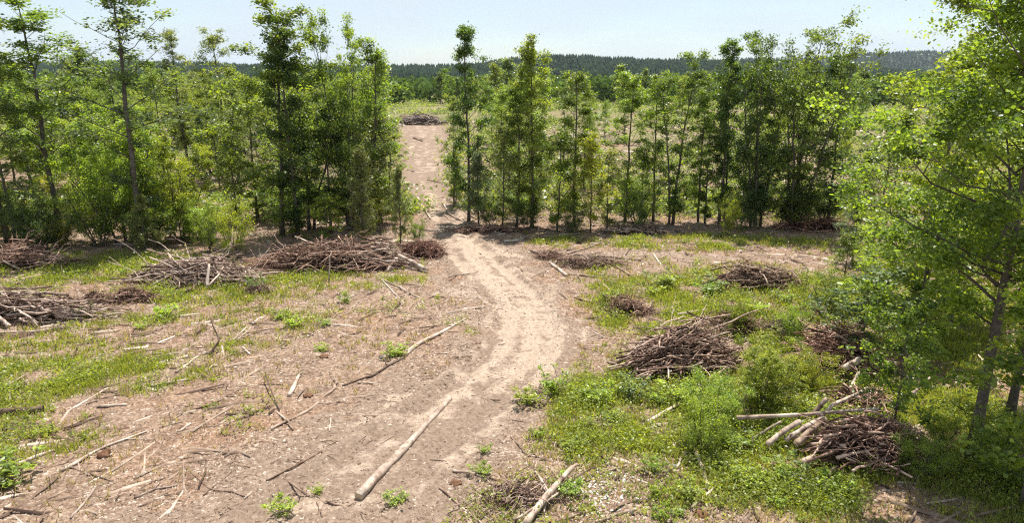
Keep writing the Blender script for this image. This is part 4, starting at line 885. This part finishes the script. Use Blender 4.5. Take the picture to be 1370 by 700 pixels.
# ------------------------------------------------------------------ single low plants
WEEDS = [(343,388,.65,DARK,'dark little shrub on the grass right of the tangled pile'),(463,404,.5,MID,'round green plant below the long brush pile'),
 (435,436,.42,MID,'green plant in the middle of the left clearing'),(460,396,.3,BRIGHT,'small light plant just above the round green plant'),
 (222,424,.55,BRIGHT,'bright leafy plant right of the leftmost pole pile'),(392,438,.38,BRIGHT,'light low plant left of the middle clearing plant'),
 (375,426,.4,MID,'twin-tufted plant on the sparse middle grass'),(430,470,.4,BRIGHT,'light plant near the rusty clod above the crooked log'),
 (530,476,.5,BRIGHT,'bright plant touching the lower end of the crooked log'),
 
 (648,606,.42,MID,'small green plant standing alone right of the long straight log'),
 (645,636,.32,MID,'small plant beside the pale curved branch'),(877,668,.55,BRIGHT,'bright plant at the bottom right of the ash patch'),
 (922,668,.6,BRIGHT,'leafy plant right of the bright one near the rusty mound'),(885,694,.4,BRIGHT,'low plant at the bottom edge under the bright plant'),
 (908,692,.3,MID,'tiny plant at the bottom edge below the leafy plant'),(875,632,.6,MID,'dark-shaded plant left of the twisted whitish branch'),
 (762,662,.45,MID,'plant behind the thick forked branch'),(845,535,.7,GREY,'grey-green plant with a thin stem above the weeds'),
 (765,600,.5,MID,'dark leafy plant at the lower edge of the right weeds'),(718,585,.45,MID,'plant at the left edge of the right weeds'),
 (738,525,.7,BRIGHT,'tall bright plant at the track edge of the right weeds'),(710,540,.5,BRIGHT,'bright low plant nearest the track bend'),
 (800,540,.6,BRIGHT,'bright plant in the middle of the right weeds'),(820,565,.6,MID,'spreading plant below the grey-green one'),
 (4,650,.8,MID,'dark green weed at the left edge near the bottom'),(60,580,.4,BRIGHT,'light weed above the short thick pale pole'),
 
 (115,425,.5,DARK,'dark weed at the right end of the leftmost pole pile'),(190,440,.4,BRIGHT,'light weed below the bright leafy plant'),
 (378,688,.4,MID,'green weed at the bottom edge left of the log butt'),
 (425,660,.2,MID,'tiny green sprig left of the log butt'),(528,675,.3,MID,'small dull weed right of the log butt'),
 (205,372,.6,DARK,'dark weed at the left end of the tangled pile'),(165,368,.55,MID,'leafy weed in the bright left grass'),
 (880,540,.8,MID,'dark weed under the fan-shaped heap'),(915,540,.7,BRIGHT,'bright weed under the right of the fan-shaped heap'),
 (890,385,.8,MID,'taller weed in the grass left of the pointed heap'),(950,392,.7,MID,'weed clump just left of the pointed heap'),
 (875,395,.7,BRIGHT,'light weed clump left of the taller weed'),(815,405,.7,MID,'green weed above the strand of brown branches'),
 (1050,405,.8,BRIGHT,'light weed right below the pointed heap'),(1090,560,.7,MID,'weed behind the log pile beside the stub pole'),
 (1050,640,.6,MID,'weed in front of the log pile'),(1000,650,.5,BRIGHT,'light weed left front of the log pile'),
 (1120,660,.6,BRIGHT,'bright weed on grass below the log pile'),(1040,678,.45,BRIGHT,'weed near the bottom edge below the log pile'),
 (985,600,.7,MID,'weed at the left foot of the log pile'),(1010,420,.7,BRIGHT,'bright weed between the pointed heap and the leafy heap')]
for px, py, h, c, lab in WEEDS:
    o = plant('weed', G(px, py), h*random.uniform(.45, .8), tuple(min(v*1.45, .4) for v in c), 'weed_plant', random.uniform(1.3, 2.1)); tag(o, lab, 'plant', 'low plants on the cleared ground')

# clods and a stump
def lump(name, px, py, r, mat, label, cat, flat=.6, seed=1):
    rng = np.random.default_rng(seed); p = G(px, py); m, k = 8, 14; V = []
    for i in range(m):
        for j in range(k):
            ph = PI*i/(m-1); a = j*2*PI/k; q = np.array([math.sin(ph)*math.cos(a), math.sin(ph)*math.sin(a), math.cos(ph)*flat])
            V.append(q*r*rng.uniform(.55, 1.25) if 0 < i < m-1 else q*r)
    F = [[i*k+j, (i+1)*k+j, (i+1)*k+(j+1) % k, i*k+(j+1) % k] for i in range(m-1) for j in range(k)]
    r *= .68; V = np.array(V)*.68
    g = Geo(); g.add(V, np.array(F), np.clip(rng.normal(.5, .15, len(V)), 0, 1)); o = link(name, g.mesh(name, mat)); o.location = p+np.array([0, 0, r*flat*.1]); return tag(o, label, cat)
lump('tree_stump', 140, 611, .25, M_CLOD, 'rusty brown rotten stump beside the long thin pale pole', 'stump', .75, 2)
lump('dirt_clod', 412, 532, .22, M_CLOD, 'rusty clod right of the stout pale branch stub', 'clod', .5, 3)
lump('dirt_clod', 434, 479, .24, M_CLOD, 'dark red clod above the light plant in the clearing', 'clod', .45, 4)
lump('dirt_clod', 936, 690, .24, M_CLOD, 'orange soil clod at the bottom edge beside the leafy plant', 'clod', .4, 5)
lump('dirt_clod', 610, 647, .22, M_CLOD, 'orange soil clod below the pale curved branch', 'clod', .3, 6)
lump('stone', 511, 479, .15, M_STONE, 'dark stone left of the bright plant by the crooked log', 'stone', .6, 7)
lump('stone', 761, 592, .14, M_STONE, 'pale grey stone in the right weeds', 'stone', .55, 8)
lump('stone', 902, 625, .15, M_STONE, 'tan stone beside the twisted whitish branch', 'stone', .6, 9)

# ------------------------------------------------------------------ uncountable ground cover
def scatter(n, dens, seed, r0=11, r1=60, power=1.0, amax=.82):
    """points on the ground, thinning with distance"""
    rng = np.random.default_rng(seed); out = []
    tot = 0
    while tot < n:
        m = n*3; a = rng.uniform(-amax, amax, m); r = r0+(r1-r0)*rng.random(m)**(1+power)
        x = r*np.sin(a); y = r*np.cos(a); k = rng.random(m) < dens(x, y)
        out.append(np.stack([x[k], y[k]], 1)); tot += k.sum()
        if k.sum() < 50: break
    q = np.concatenate(out)[:n]; return q[:, 0], q[:, 1], rng
def blades(x, y, rng, hgt, wid, per, rad):
    n = len(x)*per; X = np.repeat(x, per)+rng.normal(0, rad, n); Yy = np.repeat(y, per)+rng.normal(0, rad, n)
    Zz = gz(X, Yy); s = np.repeat(hgt, per)*rng.uniform(.5, 1.25, n); w = np.repeat(wid, per)
    a = rng.uniform(0, 2*PI, n); ln = rng.uniform(.1, .7, n)*s
    B = np.stack([X, Yy, Zz-.01], 1); side = np.stack([np.cos(a), np.sin(a), 0*a], 1)*w[:, None]*.5
    b = rng.uniform(0, 2*PI, n); T = B+np.stack([np.cos(b)*ln, np.sin(b)*ln, s], 1)
    V = np.stack([B-side, B+side, T], 1).reshape(-1, 3); i = np.arange(n)[:, None]*3
    return V, np.concatenate([i, i+1, i+2], 1), n
x, y, rng = scatter(24000, lambda x, y: np.clip(grass_field(x, y)-.15, 0, 1)**1.5*np.clip(fbm(x*1.3+7, y*1.3, 3)*3.2-.75, .05, 1), 31)
dd = np.hypot(x, y); Vb, Fb, nb_ = blades(x, y, rng, .07+.12*rng.random(len(x))+.002*dd, .012+.0011*dd, 8, .11)
g = Geo(); g.add(Vb, Fb, np.repeat(np.clip(rng.normal(.55, .22, nb_), 0, 1), 3)); o = link('grass', g.mesh('grass', M_LEAF)); o.color = (.24, .275, .07, 1)
tag(o, 'short fresh grass in patches on the cleared ground', None, None, 'stuff')
x, y, rng = scatter(9000, lambda x, y: np.clip(grass_field(x, y)*.7+.1, 0, 1)*(track_field(x, y)[0] < .4), 32)
dd = np.hypot(x, y); Vb, Fb, nb_ = blades(x, y, rng, .08+.16*rng.random(len(x))+.002*dd, .01+.0009*dd, 7, .08)
g = Geo(); g.add(Vb, Fb, np.repeat(np.clip(rng.normal(.5, .22, nb_), 0, 1), 3)); o = link('dry_grass', g.mesh('dry_grass', M_LEAF)); o.color = (.29, .24, .15, 1)
tag(o, 'dry straw-coloured grass tufts between the green patches', None, None, 'stuff')
# broad-leaved ground weeds
x, y, rng = scatter(6500, lambda x, y: (np.clip(grass_field(x, y)-.22, 0, 1)**1.5*np.clip(fbm(x*.8+2, y*.8, 3)*3.5-1.1, .04, 1)+.035*(fbm(x*.3+2, y*.3, 3) > .45)*(track_field(x, y)[0] < .3)), 33)
per = 26; n = len(x)*per; rad = np.repeat(rng.uniform(.06, .24, len(x)), per); C = np.stack([np.repeat(x, per)+rng.normal(0, 1, n)*rad, np.repeat(y, per)+rng.normal(0, 1, n)*rad, np.zeros(n)], 1)
C[:, 2] = gz(C[:, 0], C[:, 1])+.02+np.abs(rng.normal(0, 1, n))*rad*.9
Vl, Fl = leaves(C, rng.uniform(.04, .085, n)+.0012*np.hypot(C[:, 0], C[:, 1]), rng, .5, .5)
g = Geo(); g.add(Vl, Fl, np.repeat(np.clip(np.repeat(rng.normal(.5, .2, len(x)), per)+rng.normal(0, .13, n), 0, 1), 4)); o = link('ground_weeds', g.mesh('ground_weeds', M_LEAF)); o.color = (.23, .275, .056, 1)
tag(o, 'broad-leaved green weeds spreading through the grass', None, None, 'stuff')
# scrub of the open field behind
x, y, rng = scatter(9500, lambda x, y: np.clip(grass_field(x, y)*1.3, 0, 1)*(fbm(x*.06+3, y*.06, 3) > .36)*(fbm(x*.3+3, y*.3, 2) > .28), 34, 48, 300, .5)
per = 20; n = len(x)*per; rad = np.repeat(rng.uniform(.3, 1.1, len(x)), per); C = np.stack([np.repeat(x, per)+rng.normal(0, 1, n)*rad, np.repeat(y, per)+rng.normal(0, 1, n)*rad, np.zeros(n)], 1)
C[:, 2] = gz(C[:, 0], C[:, 1])+.05+np.abs(rng.normal(0, 1, n))*rad*.55
Vl, Fl = leaves(C, rng.uniform(.16, .34, n)+.001*np.hypot(C[:, 0], C[:, 1]), rng, .5, .6)
g = Geo(); g.add(Vl, Fl, np.repeat(np.clip(np.repeat(rng.normal(.5, .22, len(x)), per)+rng.normal(0, .13, n), 0, 1), 4)); o = link('field_scrub', g.mesh('field_scrub', M_LEAF)); o.color = (.18, .225, .065, 1)
tag(o, 'low green scrub regrowing over the open field behind the trees', None, None, 'stuff')
# wood chips and twig litter
def litter(n, seed, dens, lr, wr, name, label, mat, amax=.82, r1=55, tmean=.46, power=1.0):
    x, y, rng = scatter(n, dens, seed, 10.5, r1, power, amax); n = len(x); d = np.hypot(x, y)
    L = rng.uniform(*lr, n)**1.0*(1+rng.random(n)**6*1.0)*(1+.012*d); w = rng.uniform(*wr, n)*(1+.03*d); a = rng.normal(.6, 1.0, n)
    c = np.stack([x, y, gz(x, y)], 1); u = np.stack([np.cos(a), np.sin(a), rng.normal(0, .1, n)], 1); v = np.stack([-np.sin(a), np.cos(a), 0*a], 1)
    hh = np.stack([0*a, 0*a, w*rng.uniform(.3, .9, n)], 1)
    e0 = c-u*L[:, None]/2; e1 = c+u*L[:, None]/2; vv = v*w[:, None]/2; lo = np.array([0, 0, -.012])
    bw = v*(rng.normal(0, .1, n)*L)[:, None]
    mid = c+bw
    Vv = np.stack([e0-vv+lo, e0+hh, e0+vv+lo, mid-vv+lo, mid+hh*1.3, mid+vv+lo, e1-vv*.6+lo, e1+hh*.6, e1+vv*.6+lo], 1).reshape(-1, 3); i = np.arange(n)[:, None]*9
    F = np.concatenate([np.concatenate(q, 1) for q in [(i, i+1, i+4, i+3), (i+1, i+2, i+5, i+4), (i+3, i+4, i+7, i+6), (i+4, i+5, i+8, i+7)]], 0)
    T = np.concatenate([i+0, i+2, i+1], 1); T2 = np.concatenate([i+6, i+7, i+8], 1)
    g = Geo(); g.add(Vv, [F, T, T2], np.repeat(np.clip(rng.normal(tmean, .25, n), 0, 1), 9)); o = link(name, g.mesh(name, mat)); return tag(o, label, None, None, 'stuff')
def chip_d(x, y):
    t, l, a, b, w, sand, s = track_field(x, y)
    return np.clip((1-.8*t*np.clip(sand*1.2, 0, 1))*(1-.75*np.clip(grass_field(x, y), 0, 1))*(.25+1.5*np.clip(fbm(x*.5+9, y*.5, 3)-.2, 0, 1)), 0, 1)
litter(190000, 41, chip_d, (.02, .085), (.007, .02), 'wood_chips', 'brown and whitish wood chips strewn over the bare soil', M_CHIP)
litter(3000, 42, chip_d, (.15, .5), (.008, .018), 'twig_litter', 'thin broken twigs strewn over the bare soil', M_CHIP, tmean=.42)
litter(5000, 43, lambda x, y: np.clip(fbm(x*.2, y*.2, 3)*1.2-.2, 0, 1)*(1-sstep(.3, .7, track_field(x, y)[0])), (.3, 1.4), (.02, .05), 'field_litter', 'scattered dead sticks on the clearing floor behind the trees', M_CHIP, r1=130, power=.1, tmean=.45)
# white ash
c = G(800, 655); rng = np.random.default_rng(8); n = 260; ax = c[0]+rng.normal(0, .4, n); ay = c[1]+rng.normal(0, .55, n)
V, F = leaves(np.stack([ax, ay, gz(ax, ay)+.012], 1), rng.uniform(.03, .11, n), rng, 3, .8, .1); g = Geo(); g.add(V, F, np.repeat(rng.random(n), 4))
o = link('ash', g.mesh('ash', M_ASH)); tag(o, 'whitish ash flakes on the ground right of the thick forked branch', None, None, 'stuff')

# ------------------------------------------------------------------ air
HAZE = 0.00006
def haze_box():
    x0, x1, y0, y1, z0, z1 = -3200, 3200, -80, 2720, -4, 150
    V = [(x, y, z) for z in (z0, z1) for y in (y0, y1) for x in (x0, x1)]
    F = [(0, 2, 3, 1), (4, 5, 7, 6), (0, 1, 5, 4), (2, 6, 7, 3), (0, 4, 6, 2), (1, 3, 7, 5)]
    m, nt = mat_new('haze_air'); v = N(nt, 'ShaderNodeVolumePrincipled'); v.inputs['Density'].default_value = HAZE
    v.inputs['Color'].default_value = (.80, .90, 1.0, 1); v.inputs['Anisotropy'].default_value = .2
    o = N(nt, 'ShaderNodeOutputMaterial'); nt.links.new(v.outputs[0], o.inputs['Volume'])
    g = Geo(); g.add(np.array(V, float), np.array(F)); ob = link('haze', g.mesh('haze', m)); tag(ob, 'pale thin summer haze in the air', None, None, 'stuff')
if HAZE: haze_box()

# ------------------------------------------------------------------ light
SUN_EL = math.radians(69); LX, LY = -.3, -1.0
ln = math.hypot(LX, LY); sd = Vector((LX/ln*math.cos(SUN_EL), LY/ln*math.cos(SUN_EL), -math.sin(SUN_EL)))
sl = bpy.data.lights.new('sun', 'SUN'); sl.energy = 5.0; sl.angle = math.radians(.5); sl.color = (1, .955, .88)
so = bpy.data.objects.new('sun', sl); COL.objects.link(so); so.rotation_euler = sd.to_track_quat('-Z', 'Y').to_euler(); so.location = (0, 0, 60)
w = bpy.data.worlds.new('World'); scene.world = w; w.use_nodes = True; nt = w.node_tree; nt.nodes.clear()
sk = N(nt, 'ShaderNodeTexSky', sky_type='NISHITA'); sk.sun_disc = False; sk.sun_elevation = SUN_EL; sk.sun_rotation = math.atan2(-LX, -LY)
sk.air_density = 1.0; sk.dust_density = .6; sk.ozone_density = 2.0
bg = N(nt, 'ShaderNodeBackground'); bg.inputs['Strength'].default_value = .085
wo = N(nt, 'ShaderNodeOutputWorld'); 
tcw = N(nt, 'ShaderNodeTexCoord'); mp = N(nt, 'ShaderNodeMapping'); mp.inputs['Scale'].default_value = (1.6, 1.6, 9)
nt.links.new(tcw.outputs['Generated'], mp.inputs['Vector'])
cn = N(nt, 'ShaderNodeTexNoise'); cn.inputs['Scale'].default_value = 1.7; cn.inputs['Detail'].default_value = 6; cn.inputs['Roughness'].default_value = .55; nt.links.new(mp.outputs[0], cn.inputs['Vector'])
cf = ramp(nt, cn.outputs['Fac'], [(.32, (.25, .25, .25)), (.62, (.95, .95, .95))])
skc = mix(nt, cf, sk.outputs[0], (4.9, 5.55, 6.2))
nt.links.new(skc, bg.inputs[0]); nt.links.new(bg.outputs[0], wo.inputs[0])
vs = scene.view_settings; vs.view_transform = 'Standard'; vs.look = 'None'; vs.exposure = .85; vs.gamma = 1; vs.use_curve_mapping = False
cy = scene.cycles; cy.max_bounces = 6; cy.diffuse_bounces = 3; cy.glossy_bounces = 2; cy.transmission_bounces = 3; cy.volume_bounces = 0; cy.transparent_max_bounces = 4
cy.use_denoising = False; cy.filter_width = 1.2; cy.denoiser = 'OPENIMAGEDENOISE'; cy.denoising_prefilter = 'ACCURATE'
